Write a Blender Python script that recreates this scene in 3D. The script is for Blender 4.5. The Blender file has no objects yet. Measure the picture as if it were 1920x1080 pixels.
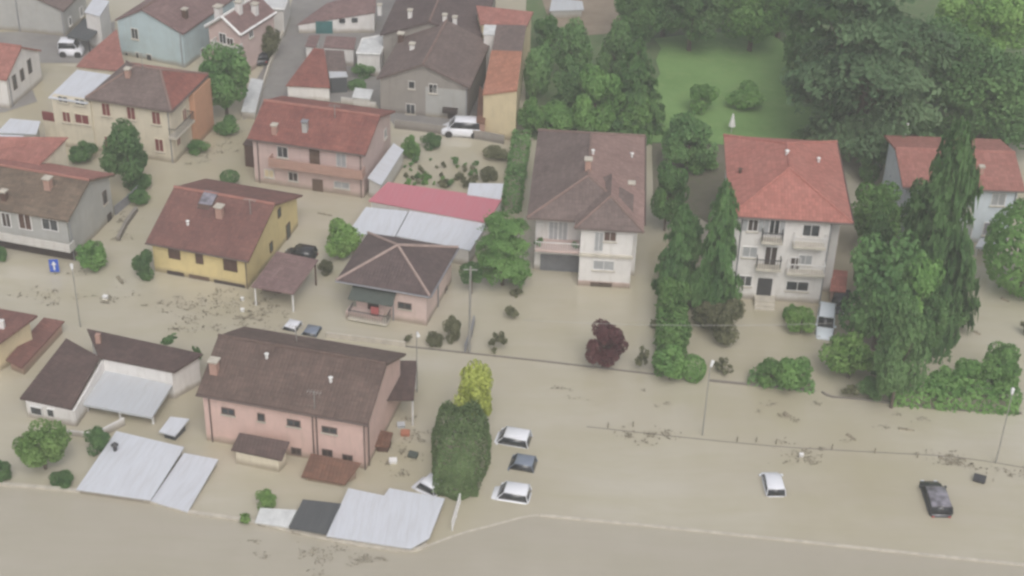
import bpy, bmesh, math, random
import numpy as np
from mathutils import Vector, Matrix

scene = bpy.context.scene
col = scene.collection
R = math.radians
rnd = random.Random(7)

# ---------------------------------------------------------------- camera
CAM_H = 80.0
FOC = 3041.7                       # focal length in 1920-wide pixels
TH, RO = R(32.83), R(1.766)
fwd = Vector((0, math.cos(TH), -math.sin(TH)))
r0 = Vector((1, 0, 0)); u0 = r0.cross(fwd)
rx = math.cos(RO)*r0 + math.sin(RO)*u0
uy = -math.sin(RO)*r0 + math.cos(RO)*u0
cam_d = bpy.data.cameras.new('camera'); cam = bpy.data.objects.new('camera', cam_d); col.objects.link(cam)
M3 = Matrix((rx, uy, -fwd)).transposed()
cam.matrix_world = Matrix.Translation((0, 0, CAM_H)) @ M3.to_4x4()
cam_d.sensor_width = 36; cam_d.lens = FOC/1920*36
cam_d.clip_start = 1; cam_d.clip_end = 3000
scene.camera = cam
CP = Vector((0, 0, CAM_H))

# ---------------------------------------------------------------- light
world = bpy.data.worlds.new("World"); scene.world = world; world.use_nodes = True
nt = world.node_tree; bg = nt.nodes['Background']
sky = nt.nodes.new('ShaderNodeTexSky'); sky.sky_type = 'NISHITA'; sky.sun_disc = False
SUN_EL, SUN_AZ = R(50), R(168)     # azimuth from +y (into the picture), clockwise
sky.sun_elevation = SUN_EL; sky.sun_rotation = SUN_AZ
sky.air_density = 1.0; sky.dust_density = 5.0; sky.ozone_density = 1.0
hs = nt.nodes.new('ShaderNodeHueSaturation'); hs.inputs['Saturation'].default_value = 0.35
nt.links.new(sky.outputs[0], hs.inputs['Color']); nt.links.new(hs.outputs[0], bg.inputs['Color'])
bg.inputs['Strength'].default_value = 0.15
sd = bpy.data.lights.new('sun', 'SUN'); sd.energy = 1.0; sd.angle = R(45); sd.color = (1, 0.97, 0.93)
so = bpy.data.objects.new('sun', sd); col.objects.link(so)
sdir = Vector((math.sin(SUN_AZ)*math.cos(SUN_EL), math.cos(SUN_AZ)*math.cos(SUN_EL), math.sin(SUN_EL)))
so.rotation_euler = sdir.to_track_quat('Z', 'Y').to_euler(); so.location = (0, 0, 200)
vs = scene.view_settings
vs.view_transform = 'Standard'; vs.look = 'None'; vs.gamma = 1; vs.exposure = -0.1
scene.cycles.use_denoising = True
scene.cycles.filter_width = 2.7
scene.cycles.volume_bounces = 1
scene.cycles.max_bounces = 6

# ---------------------------------------------------------------- helpers
def ray(px, py):
    return rx*(px-960) + uy*(540-py) + fwd*FOC
def at(px, py, z=0.0):
    d = ray(px, py); t = (z-CAM_H)/d.z
    return CP + d*t
def ppm(P):
    return FOC/((Vector(P)-CP).dot(fwd))
def project(P):
    v = Vector(P)-CP; k = FOC/v.dot(fwd)
    return 960+v.dot(rx)*k, 540-v.dot(uy)*k
def rise(base, topy):
    P = at(*base); lo, hi = 0.0, 60.0
    for _ in range(40):
        m = (lo+hi)/2
        if project(P+Vector((0, 0, m)))[1] > topy: lo = m
        else: hi = m
    return lo

def link(o): col.objects.link(o); return o
def tag(o, label=None, cat=None, group=None, kind=None):
    if label: o['label'] = label
    if cat: o['category'] = cat
    if group: o['group'] = group
    if kind: o['kind'] = kind
    return o
def empty(name, loc, rz=0.0, label=None, cat=None, group=None):
    o = bpy.data.objects.new(name, None); link(o); o.location = loc; o.rotation_euler = (0, 0, rz)
    o.empty_display_size = 0.3
    return tag(o, label, cat, group)

def add_uv(me, ua=None):
    uv = me.uv_layers.new(name='UVMap').data
    Z = Vector((0, 0, 1))
    for p in me.polygons:
        n = p.normal
        u = Z.cross(n)
        if u.length < 0.02: u = Vector(ua) if ua else Vector((1, 0, 0))
        u.normalize(); v = n.cross(u)
        for li in p.loop_indices:
            c = me.vertices[me.loops[li].vertex_index].co
            uv[li].uv = (c.dot(u), c.dot(v))
def obj(name, verts, faces, mat, parent=None, ua=None, smooth=False, mats=None, fm=None):
    me = bpy.data.meshes.new(name); me.from_pydata([tuple(v) for v in verts], [], faces); me.update()
    bm = bmesh.new(); bm.from_mesh(me); bmesh.ops.recalc_face_normals(bm, faces=bm.faces); bm.to_mesh(me); bm.free(); me.update()
    add_uv(me, ua)
    for m in (mats or [mat]): me.materials.append(m)
    if fm:
        for p, k in zip(me.polygons, fm): p.material_index = k
    if smooth:
        for p in me.polygons: p.use_smooth = True
    o = bpy.data.objects.new(name, me); link(o)
    if parent: o.parent = parent
    return o

class MB:
    """collects boxes and bars into one mesh"""
    def __init__(s): s.v = []; s.f = []
    def add(s, v, f):
        n = len(s.v); s.v += [Vector(p) for p in v]; s.f += [tuple(i+n for i in q) for q in f]; return s
    def box(s, x0, x1, y0, y1, z0, z1):
        v = [(x, y, z) for z in (z0, z1) for y in (y0, y1) for x in (x0, x1)]
        return s.add(v, [(0, 2, 3, 1), (4, 5, 7, 6), (0, 1, 5, 4), (1, 3, 7, 5), (3, 2, 6, 7), (2, 0, 4, 6)])
    def frame_box(s, O, a, b, c, A, B, C):
        """box spanned from O by unit axes a,b,c with ranges A,B,C"""
        O, a, b, c = map(Vector, (O, a, b, c))
        v = [O+a*i+b*j+c*k for k in C for j in B for i in A]
        return s.add(v, [(0, 2, 3, 1), (4, 5, 7, 6), (0, 1, 5, 4), (1, 3, 7, 5), (3, 2, 6, 7), (2, 0, 4, 6)])
    def bar(s, p, q, w, n=4, w2=None):
        p, q = Vector(p), Vector(q); d = (q-p).normalized()
        a = d.orthogonal().normalized(); b = d.cross(a); w2 = w if w2 is None else w2
        v = [p+(a*math.cos(t)+b*math.sin(t))*w for t in [2*math.pi*(i+.5)/n for i in range(n)]]
        v += [q+(a*math.cos(t)+b*math.sin(t))*w2 for t in [2*math.pi*(i+.5)/n for i in range(n)]]
        f = [(i, (i+1) % n, n+(i+1) % n, n+i) for i in range(n)]+[tuple(range(n))[::-1], tuple(range(n, 2*n))]
        return s.add(v, f)
    def build(s, name, mat, parent=None, **k): return obj(name, s.v, s.f, mat, parent, **k)

def slab(name, verts, faces, t, mat, parent=None, ua=None, alt=None):
    n = len(verts); V = [Vector(v) for v in verts]; V += [v-Vector((0, 0, t)) for v in V]
    F = [tuple(f) for f in faces]+[tuple(i+n for i in reversed(f)) for f in faces]
    cnt = {}
    for f in faces:
        for i in range(len(f)):
            e = (f[i], f[(i+1) % len(f)]); k = tuple(sorted(e)); cnt.setdefault(k, []).append(e)
    for k, es in cnt.items():
        if len(es) == 1:
            a, b = es[0]; F.append((b, a, a+n, b+n))
    if alt:
        ms = [mat]+list(alt.values()); fm = [0]*len(F)
        for j, k in enumerate(alt): fm[k] = j+1
        return obj(name, V, F, mat, parent, ua=ua, mats=ms, fm=fm)
    return obj(name, V, F, mat, parent, ua=ua)

# ---------------------------------------------------------------- materials
def mk(name):
    m = bpy.data.materials.new(name); m.use_nodes = True
    nt = m.node_tree; b = nt.nodes['Principled BSDF']
    return m, nt, b
def N(nt, t, **k):
    n = nt.nodes.new(t)
    for a, v in k.items():
        if a.startswith('i_'): n.inputs[a[2:].replace('_', ' ')].default_value = v
        else: setattr(n, a, v)
    return n
def mix(nt, fac, a, b):
    n = nt.nodes.new('ShaderNodeMix'); n.data_type = 'RGBA'
    for s, v in ((n.inputs[0], fac), (n.inputs[6], a), (n.inputs[7], b)):
        if hasattr(v, 'links'): nt.links.new(v, s)
        elif isinstance(v, (int, float)): s.default_value = v
        else: s.default_value = (*v, 1) if len(v) == 3 else v
    return n.outputs[2]
def noise(nt, scale, vec=None, detail=4, rough=.6, lo=None, hi=None):
    n = N(nt, 'ShaderNodeTexNoise'); n.inputs['Scale'].default_value = scale; n.inputs['Detail'].default_value = detail; n.inputs['Roughness'].default_value = rough
    if vec: nt.links.new(vec, n.inputs['Vector'])
    o = n.outputs['Fac']
    if lo is not None:
        mr = N(nt, 'ShaderNodeMapRange'); mr.inputs[1].default_value = lo; mr.inputs[2].default_value = hi
        nt.links.new(o, mr.inputs[0]); o = mr.outputs[0]
    return o
def bump(nt, b, h, strength=.3, dist=.05):
    n = N(nt, 'ShaderNodeBump'); n.inputs['Strength'].default_value = strength; n.inputs['Distance'].default_value = dist
    nt.links.new(h, n.inputs['Height']); nt.links.new(n.outputs[0], b.inputs['Normal'])
def scalec(c, k): return tuple(min(1, x*k) for x in c)

def plain(name, c, rough=.6, metal=0.0, var=.15, sc=1.5):
    m, nt, b = mk(name)
    tc = N(nt, 'ShaderNodeTexCoord')
    f = noise(nt, sc, tc.outputs['Object'], lo=.3, hi=.7)
    nt.links.new(mix(nt, f, scalec(c, 1-var), scalec(c, 1+var)), b.inputs['Base Color'])
    b.inputs['Roughness'].default_value = rough; b.inputs['Metallic'].default_value = metal
    return m

def tiles(name, c1, c2, moss=None, amt=.5, row=.42, streak=1.0, light=None):
    """clay roof tiles: columns across, courses down the slope, blotchy weathering"""
    m, nt, b = mk(name); L = nt.links.new
    uvn = N(nt, 'ShaderNodeUVMap'); tc = N(nt, 'ShaderNodeTexCoord')
    br = N(nt, 'ShaderNodeTexBrick'); L(uvn.outputs[0], br.inputs['Vector'])
    br.offset = 0; br.squash = 1
    br.inputs['Scale'].default_value = 1; br.inputs['Mortar Size'].default_value = .03; br.inputs['Mortar Smooth'].default_value = .6
    br.inputs['Brick Width'].default_value = .3; br.inputs['Row Height'].default_value = row
    br.inputs['Color1'].default_value = (0, 0, 0, 1); br.inputs['Color2'].default_value = (1, 1, 1, 1); br.inputs['Mortar'].default_value = (.1, .1, .1, 1)
    big = noise(nt, .35, tc.outputs['Object'], 5, .65, .34, .66)
    mp = N(nt, 'ShaderNodeMapping'); L(uvn.outputs[0], mp.inputs[0]); mp.inputs['Scale'].default_value = (.5, 2.2, 1)
    st = noise(nt, 1.0*streak, mp.outputs[0], 5, .7, .36, .64)
    base = mix(nt, big, c1, c2)
    base = mix(nt, br.outputs['Color'], base, scalec(c2, 1.25)) if False else base
    tint = N(nt, 'ShaderNodeMix'); tint.data_type = 'RGBA'; tint.blend_type = 'MULTIPLY'; tint.inputs[0].default_value = .4
    L(base, tint.inputs[6])
    ramp = N(nt, 'ShaderNodeMapRange'); ramp.inputs[3].default_value = .55; ramp.inputs[4].default_value = 1.35
    L(br.outputs['Color'], ramp.inputs[0])
    cb = N(nt, 'ShaderNodeCombineColor')
    for i in range(3): L(ramp.outputs[0], cb.inputs[i])
    L(cb.outputs[0], tint.inputs[7])
    c = tint.outputs[2]
    mul = N(nt, 'ShaderNodeMath', operation='MULTIPLY'); L(st, mul.inputs[0]); mul.inputs[1].default_value = amt
    c = mix(nt, mul.outputs[0], c, moss or scalec(c1, .45))
    if light:
        lf = noise(nt, 1.6, mp.outputs[0], 6, .8, .58, .72)
        ml = N(nt, 'ShaderNodeMath', operation='MULTIPLY'); L(lf, ml.inputs[0]); ml.inputs[1].default_value = .8
        c = mix(nt, ml.outputs[0], c, light)
    L(c, b.inputs['Base Color']); b.inputs['Roughness'].default_value = .75
    # tile relief: rounded columns
    sx = N(nt, 'ShaderNodeSeparateXYZ'); L(uvn.outputs[0], sx.inputs[0])
    s1 = N(nt, 'ShaderNodeMath', operation='MULTIPLY'); L(sx.outputs[0], s1.inputs[0]); s1.inputs[1].default_value = math.pi/.3
    s2 = N(nt, 'ShaderNodeMath', operation='SINE'); L(s1.outputs[0], s2.inputs[0])
    s3 = N(nt, 'ShaderNodeMath', operation='ABSOLUTE'); L(s2.outputs[0], s3.inputs[0])
    s4 = N(nt, 'ShaderNodeMath', operation='FRACT'); s5 = N(nt, 'ShaderNodeMath', operation='DIVIDE'); L(sx.outputs[1], s5.inputs[0]); s5.inputs[1].default_value = row
    L(s5.outputs[0], s4.inputs[0])
    s6 = N(nt, 'ShaderNodeMath', operation='SUBTRACT'); L(s3.outputs[0], s6.inputs[0]); L(s4.outputs[0], s6.inputs[1])
    bump(nt, b, s6.outputs[0], .4, .05)
    return m

def plaster(name, c, stain=(.26, .215, .155), amt=.25):
    m, nt, b = mk(name); L = nt.links.new
    tc = N(nt, 'ShaderNodeTexCoord')
    f = noise(nt, .8, tc.outputs['Object'], 5, .6, .3, .7)
    base = mix(nt, f, scalec(c, .92), scalec(c, 1.06))
    mp = N(nt, 'ShaderNodeMapping'); L(tc.outputs['Object'], mp.inputs[0]); mp.inputs['Scale'].default_value = (2.5, 2.5, .35)
    s = noise(nt, 1.0, mp.outputs[0], 5, .7, .52, .75)
    k = N(nt, 'ShaderNodeMath', operation='MULTIPLY'); L(s, k.inputs[0]); k.inputs[1].default_value = amt
    base = mix(nt, k.outputs[0], base, stain)
    sx = N(nt, 'ShaderNodeSeparateXYZ'); L(tc.outputs['Object'], sx.inputs[0])
    nz = noise(nt, 1.2, tc.outputs['Object'], 4)
    ad = N(nt, 'ShaderNodeMath', operation='MULTIPLY_ADD'); L(nz, ad.inputs[0]); ad.inputs[1].default_value = -.55; L(sx.outputs[2], ad.inputs[2])
    mr = N(nt, 'ShaderNodeMapRange'); L(ad.outputs[0], mr.inputs[0]); mr.inputs[1].default_value = -.1; mr.inputs[2].default_value = .4; mr.inputs[3].default_value = .75; mr.inputs[4].default_value = 0
    base = mix(nt, mr.outputs[0], base, stain)       # mud tide mark
    L(base, b.inputs['Base Color']); b.inputs['Roughness'].default_value = .85
    return m

def sheet_metal(name, c, rough=.45, pitch=.5, dirt=(.35, .33, .30)):
    m, nt, b = mk(name); L = nt.links.new
    uvn = N(nt, 'ShaderNodeUVMap'); tc = N(nt, 'ShaderNodeTexCoord')
    mp = N(nt, 'ShaderNodeMapping'); L(uvn.outputs[0], mp.inputs[0]); mp.inputs['Scale'].default_value = (1.8, .3, 1)
    f = noise(nt, 1.0, mp.outputs[0], 6, .7, .45, .72)     # dirt washed down the sheets
    k = N(nt, 'ShaderNodeMath', operation='MULTIPLY'); L(f, k.inputs[0]); k.inputs[1].default_value = .28
    base = mix(nt, k.outputs[0], c, dirt)
    sx = N(nt, 'ShaderNodeSeparateXYZ'); L(uvn.outputs[0], sx.inputs[0])
    s1 = N(nt, 'ShaderNodeMath', operation='MULTIPLY'); L(sx.outputs[0], s1.inputs[0]); s1.inputs[1].default_value = math.pi/pitch
    s2 = N(nt, 'ShaderNodeMath', operation='SINE'); L(s1.outputs[0], s2.inputs[0])
    s3 = N(nt, 'ShaderNodeMath', operation='ABSOLUTE'); L(s2.outputs[0], s3.inputs[0])
    mr = N(nt, 'ShaderNodeMapRange'); L(s3.outputs[0], mr.inputs[0]); mr.inputs[1].default_value = 0; mr.inputs[2].default_value = .12; mr.inputs[3].default_value = .25; mr.inputs[4].default_value = 0
    base = mix(nt, mr.outputs[0], base, dirt)        # seams between sheets
    L(base, b.inputs['Base Color']); b.inputs['Roughness'].default_value = rough
    bump(nt, b, s3.outputs[0], .35, .03)
    return m

def glass(name, c=(.05, .055, .06), rough=.12):
    m, nt, b = mk(name)
    tc = N(nt, 'ShaderNodeTexCoord')
    f = noise(nt, 1.3, tc.outputs['Object'], 2, .5, .35, .65)
    nt.links.new(mix(nt, f, scalec(c, .6), scalec(c, 1.5)), b.inputs['Base Color'])
    b.inputs['Roughness'].default_value = rough; b.inputs['Specular IOR Level'].default_value = .6
    return m

def foliage(name, dark, mid, light, sc=.7):
    m, nt, b = mk(name); L = nt.links.new
    g = N(nt, 'ShaderNodeNewGeometry'); tc = N(nt, 'ShaderNodeTexCoord')
    f = noise(nt, sc, tc.outputs['Object'], 3, .6, .35, .65)
    oi = N(nt, 'ShaderNodeObjectInfo')
    c = mix(nt, g.outputs['Random Per Island'], dark, mid)
    k = N(nt, 'ShaderNodeMath', operation='MULTIPLY'); L(f, k.inputs[0]); k.inputs[1].default_value = .7
    c = mix(nt, k.outputs[0], c, light)
    hv = N(nt, 'ShaderNodeHueSaturation'); L(c, hv.inputs['Color'])
    mr = N(nt, 'ShaderNodeMapRange'); L(oi.outputs['Random'], mr.inputs[0]); mr.inputs[3].default_value = .8; mr.inputs[4].default_value = 1.2; L(mr.outputs[0], hv.inputs['Value'])
    L(hv.outputs[0], b.inputs['Base Color']); b.inputs['Roughness'].default_value = .65; b.inputs['Specular IOR Level'].default_value = .25
    tr = N(nt, 'ShaderNodeBsdfTranslucent'); L(hv.outputs[0], tr.inputs['Color'])
    ms = N(nt, 'ShaderNodeMixShader'); ms.inputs[0].default_value = .4
    L(b.outputs[0], ms.inputs[1]); L(tr.outputs[0], ms.inputs[2]); L(ms.outputs[0], nt.nodes['Material Output'].inputs['Surface'])
    return m

def water_mat(nm='muddy_water', k1=(.42, .375, .275), k2=(.515, .48, .40), k3=(.42, .385, .26)):
    """silty flood water: broad tone changes, current streaks, drifting yellow-green silt, small ripples"""
    m, nt, b = mk(nm); L = nt.links.new
    tc = N(nt, 'ShaderNodeTexCoord'); O = tc.outputs['Object']
    a = noise(nt, .03, O, 5, .6, .36, .64)
    mp = N(nt, 'ShaderNodeMapping'); L(O, mp.inputs[0]); mp.inputs['Scale'].default_value = (.35, 1.9, 1); mp.inputs['Rotation'].default_value = (0, 0, .12)
    c = mix(nt, a, k1, k2)
    wp = N(nt, 'ShaderNodeTexNoise'); wp.inputs['Scale'].default_value = .05; L(O, wp.inputs['Vector'])
    md = N(nt, 'ShaderNodeVectorMath', operation='MULTIPLY_ADD'); L(wp.outputs['Color'], md.inputs[0]); md.inputs[1].default_value = (9, 9, 0); L(mp.outputs[0], md.inputs[2])
    st = noise(nt, .22, md.outputs[0], 6, .68, .40, .72)     # streaks bent by the current
    k = N(nt, 'ShaderNodeMath', operation='MULTIPLY'); L(st, k.inputs[0]); k.inputs[1].default_value = .6
    c = mix(nt, k.outputs[0], c, k3)
    s2 = noise(nt, .09, O, 4, .6, .52, .75)
    k2_ = N(nt, 'ShaderNodeMath', operation='MULTIPLY'); L(s2, k2_.inputs[0]); k2_.inputs[1].default_value = .45
    c = mix(nt, k2_.outputs[0], c, scalec(k2, 1.06))
    L(c, b.inputs['Base Color']); b.inputs['IOR'].default_value = 1.45
    rr = N(nt, 'ShaderNodeMapRange'); L(st, rr.inputs[0]); rr.inputs[3].default_value = .06; rr.inputs[4].default_value = .2; L(rr.outputs[0], b.inputs['Roughness'])
    bump(nt, b, noise(nt, .8, mp.outputs[0], 6, .62), .10, .2)
    return m

def ground_mat(name, c1, c2, sc=.25, c3=None):
    m, nt, b = mk(name); L = nt.links.new
    tc = N(nt, 'ShaderNodeTexCoord'); O = tc.outputs['Object']
    c = mix(nt, noise(nt, sc, O, 6, .65, .35, .65), c1, c2)
    if c3: c = mix(nt, noise(nt, sc*6, O, 4, .7, .5, .75), c, c3)
    L(c, b.inputs['Base Color']); b.inputs['Roughness'].default_value = .9
    bump(nt, b, noise(nt, 4, O, 4), .4, .05)
    return m

MT = dict(
    brown=tiles('brown_roof_tiles', (.115, .075, .062), (.17, .115, .095), amt=.35, light=(.26, .22, .19)),
    brown_dark=tiles('dark_brown_roof_tiles', (.09, .058, .052), (.13, .083, .073), amt=.3),
    plum=tiles('plum_brown_roof_tiles', (.16, .072, .062), (.23, .105, .085), amt=.3, moss=(.12, .07, .06)),
    red=tiles('weathered_red_roof_tiles', (.20, .068, .055), (.33, .125, .095), amt=.4, moss=(.13, .06, .055)),
    coral=tiles('coral_red_roof_tiles', (.40, .15, .12), (.45, .185, .15), amt=.15),
    coral2=tiles('faded_red_roof_tiles', (.33, .135, .11), (.39, .175, .145), amt=.25),
    orange=tiles('orange_roof_tiles', (.40, .17, .105), (.46, .21, .14), amt=.2),
    slate=tiles('dark_grey_shingles', (.10, .07, .068), (.14, .10, .094), amt=.25),
    moss=tiles('mossy_brown_roof_tiles', (.15, .105, .075), (.25, .18, .13), moss=(.07, .06, .045), amt=.6),
    greybrown=tiles('grey_brown_roof_tiles', (.15, .11, .10), (.21, .155, .14), amt=.35, light=(.28, .22, .2)),
    rosy=tiles('rosy_brown_roof_tiles', (.26, .165, .145), (.32, .21, .185), amt=.2),
    mauve=tiles('mauve_roof_tiles', (.20, .125, .12), (.26, .17, .16), amt=.3),
    rust=tiles('rusty_brown_roof_tiles', (.15, .07, .045), (.22, .11, .07), amt=.4),
    ridge=plain('pale_ridge_tiles', (.36, .27, .24), .8),
    ridge_red=plain('red_ridge_tiles', (.33, .15, .12), .8),
    ridge_brown=plain('brown_ridge_tiles', (.22, .15, .13), .8),
    pink=plaster('pink_plaster', (.62, .44, .39)),
    pink_pale=plaster('pale_pink_plaster', (.56, .43, .40)),
    pink_light=plaster('light_pink_plaster', (.66, .52, .475)),
    yellow=plaster('yellow_plaster', (.66, .54, .27)),
    yellow_pale=plaster('cream_yellow_plaster', (.62, .52, .34)),
    cream=plaster('cream_plaster', (.64, .58, .46)),
    white=plaster('white_plaster', (.72, .70, .68)),
    bluewhite=plaster('blue_white_plaster', (.64, .70, .76)),
    offwhite=plaster('off_white_plaster', (.58, .56, .53)),
    grey=plaster('grey_plaster', (.42, .42, .40)),
    greystone=plaster('grey_stone_wall', (.30, .275, .25), amt=.5, stain=(.17, .15, .13)),
    blue=plaster('pale_blue_plaster', (.44, .54, .57)),
    orange_wall=plaster('orange_plaster', (.55, .30, .19)),
    terracotta=plaster('terracotta_plaster', (.42, .26, .21)),
    white_metal=sheet_metal('white_metal_sheet', (.61, .63, .68)),
    grey_metal=sheet_metal('grey_metal_sheet', (.50, .52, .55)),
    pink_metal=sheet_metal('pink_red_metal_sheet', (.50, .17, .205), dirt=(.42, .25, .29)),
    dark_felt=sheet_metal('dark_roofing_felt', (.075, .08, .085), rough=.8, pitch=1.0, dirt=(.13, .13, .13)),
    pale_deck=plain('pale_flat_roof_membrane', (.60, .61, .61), .7),
    concrete=plain('pale_concrete', (.52, .48, .41), .85),
    white_paint=plain('white_paint', (.74, .73, .72), .5),
    grey_paint=plain('grey_painted_metal', (.24, .24, .26), .5),
    dark_metal=plain('dark_metal', (.05, .05, .055), .5),
    gutter=plain('brown_gutter_metal', (.12, .085, .075), .5),
    galvan=plain('galvanised_steel', (.28, .27, .25), .45),
    brown_wood=plain('brown_wood', (.10, .055, .04), .7),
    red_wood=plain('dark_red_shutters', (.19, .045, .045), .7),
    green_wood=plain('dark_green_shutters', (.09, .13, .11), .7),
    green_door=plain('green_painted_gate', (.05, .15, .15), .6),
    grey_shutter=plain('grey_roller_shutter', (.36, .37, .38), .6),
    garage=plain('dark_grey_garage_door', (.17, .175, .19), .6),
    awning_green=plain('dark_green_awning_cloth', (.07, .085, .075), .8),
    glass=glass('dark_window_glass'), glass_blue=glass('blue_grey_skylight_glass', (.20, .19, .22)),
    dark_open=plain('dark_opening', (.055, .04, .035), .8),
    brown_door=plain('brown_garage_door', (.13, .085, .06), .7),
    terracotta_pot=plain('terracotta_clay', (.40, .16, .10), .7),
    red_paint=plain('faded_red_paint', (.45, .12, .12), .5),
    blue_paint=plain('blue_sign_paint', (.03, .10, .50), .4),
    yellow_cloth=plain('yellow_awning_cloth', (.75, .48, .07), .8),
    car_white=plain('white_car_paint', (.80, .81, .86), .25, var=.03),
    car_grey=plain('grey_car_paint', (.26, .30, .37), .25, .3, var=.05),
    car_black=plain('black_car_paint', (.05, .052, .058), .2, .2, var=.05),
    car_blue=plain('pale_blue_car_paint', (.72, .78, .84), .25, var=.03),
    car_glass=glass('dark_car_glass', (.03, .033, .038), .08),
    rubber=plain('black_trim', (.03, .03, .03), .7),
    lamp_red=plain('red_tail_lamp_plastic', (.35, .02, .02), .3),
    lamp_clear=plain('clear_headlamp_plastic', (.6, .62, .65), .2),
    bark=plain('grey_brown_bark', (.12, .09, .07), .9),
    twig_pale=plain('muddy_pale_twigs', (.29, .26, .20), .9, var=.3),
    twig=plain('wet_dark_twigs', (.24, .21, .155), .9, var=.4),
    f_mid=foliage('mid_green_leaves', (0.082, 0.185, 0.050), (0.165, 0.325, 0.094), (0.286, 0.488, 0.152)),
    f_dark=foliage('dark_green_leaves', (0.059, 0.136, 0.047), (0.118, 0.242, 0.085), (0.204, 0.353, 0.124)),
    f_conif=foliage('dark_conifer_needles', (0.057, 0.136, 0.046), (0.116, 0.242, 0.080), (0.206, 0.366, 0.119)),
    f_cedar=foliage('blue_green_cedar_needles', (0.061, 0.128, 0.056), (0.136, 0.240, 0.115), (0.258, 0.384, 0.190), .4),
    f_bright=foliage('bright_green_leaves', (0.110, 0.218, 0.050), (0.221, 0.399, 0.103), (0.358, 0.539, 0.175)),
    f_hedge=foliage('clipped_hedge_leaves', (0.096, 0.196, 0.067), (0.171, 0.318, 0.114), (0.286, 0.469, 0.186), .5),
    f_yellow=foliage('yellow_green_leaves', (0.219, 0.270, 0.042), (0.486, 0.540, 0.109), (0.753, 0.810, 0.267)),
    f_purple=foliage('purple_red_leaves', (0.081, 0.027, 0.035), (0.149, 0.049, 0.057), (0.203, 0.081, 0.081)),
    f_dry=foliage('dull_olive_leaves', (0.102, 0.109, 0.056), (0.189, 0.196, 0.105), (0.261, 0.261, 0.154)),
    water=water_mat(),
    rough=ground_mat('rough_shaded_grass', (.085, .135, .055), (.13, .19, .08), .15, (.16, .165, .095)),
    yard_soil=ground_mat('olive_yard_soil', (.13, .12, .085), (.19, .17, .125), .2, (.12, .14, .07)),
    river=water_mat('grey_brown_river_water', (.40, .36, .29), (.45, .415, .345), (.39, .36, .275)),
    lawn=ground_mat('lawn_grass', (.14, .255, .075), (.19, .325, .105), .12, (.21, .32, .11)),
    soil=ground_mat('bare_soil', (.24, .19, .14), (.32, .26, .20), .3),
    paving=ground_mat('wet_grey_paving', (.20, .19, .185), (.30, .285, .27), .15, (.24, .22, .20)),
    bed=ground_mat('river_mud', (.2, .17, .12), (.26, .22, .16), .1),
)
# ---------------------------------------------------------------- setting
def sheet(name, pts, z, mat, kind='structure', sub=0):
    V = [at(x, y, z) for x, y in pts]
    o = obj(name, V, [tuple(range(len(V)))], mat, ua=(1, 0, 0)); o['kind'] = kind
    return o
def flat(name, s, z, mat):
    o = obj(name, [(-s, -s*.5, z), (s, -s*.5, z), (s, s*1.5, z), (-s, s*1.5, z)], [(0, 1, 2, 3)], mat, ua=(1, 0, 0)); o['kind'] = 'structure'; return o
flat('ground', 900, -1.8, MT['bed'])
flat('water', 900, 0, MT['water'])
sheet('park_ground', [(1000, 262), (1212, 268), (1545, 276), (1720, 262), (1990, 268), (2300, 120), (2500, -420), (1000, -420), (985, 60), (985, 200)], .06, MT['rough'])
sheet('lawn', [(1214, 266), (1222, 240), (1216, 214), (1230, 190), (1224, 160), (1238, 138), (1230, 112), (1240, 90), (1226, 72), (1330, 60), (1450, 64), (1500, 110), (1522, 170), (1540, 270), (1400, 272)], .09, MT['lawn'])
sheet('yard', [(1222, 262), (1362, 268), (1372, 400), (1330, 420), (1290, 395), (1225, 380)], .035, MT['yard_soil'])
sheet('river', [(-300, 890), (0, 909), (140, 922), (280, 942), (355, 962), (460, 978), (600, 1009), (690, 1026), (770, 1034), (800, 1024), (860, 1002), (930, 983), (985, 969), (1010, 966), (1200, 985), (1500, 1016), (1800, 1048), (2300, 1100), (2300, 1500), (-300, 1500)], .004, MT['river'])
sheet('path', [(1040, 70), (1155, 62), (1180, -20), (1010, -20)], .075, MT['soil'])
sheet('road', [(455, 225), (475, 160), (530, 60), (560, -40), (625, -40), (600, 60), (560, 160), (540, 190)], .03, MT['paving'])
sheet('pavement', [(560, 160), (600, 60), (625, -40), (930, -40), (925, 240), (740, 235), (700, 190), (545, 192)], .028, MT['paving'])
sheet('yard', [(-60, 60), (120, 60), (215, 40), (215, 110), (150, 118), (40, 118), (70, 190), (10, 210), (-60, 215)], .032, MT['paving'])

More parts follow.
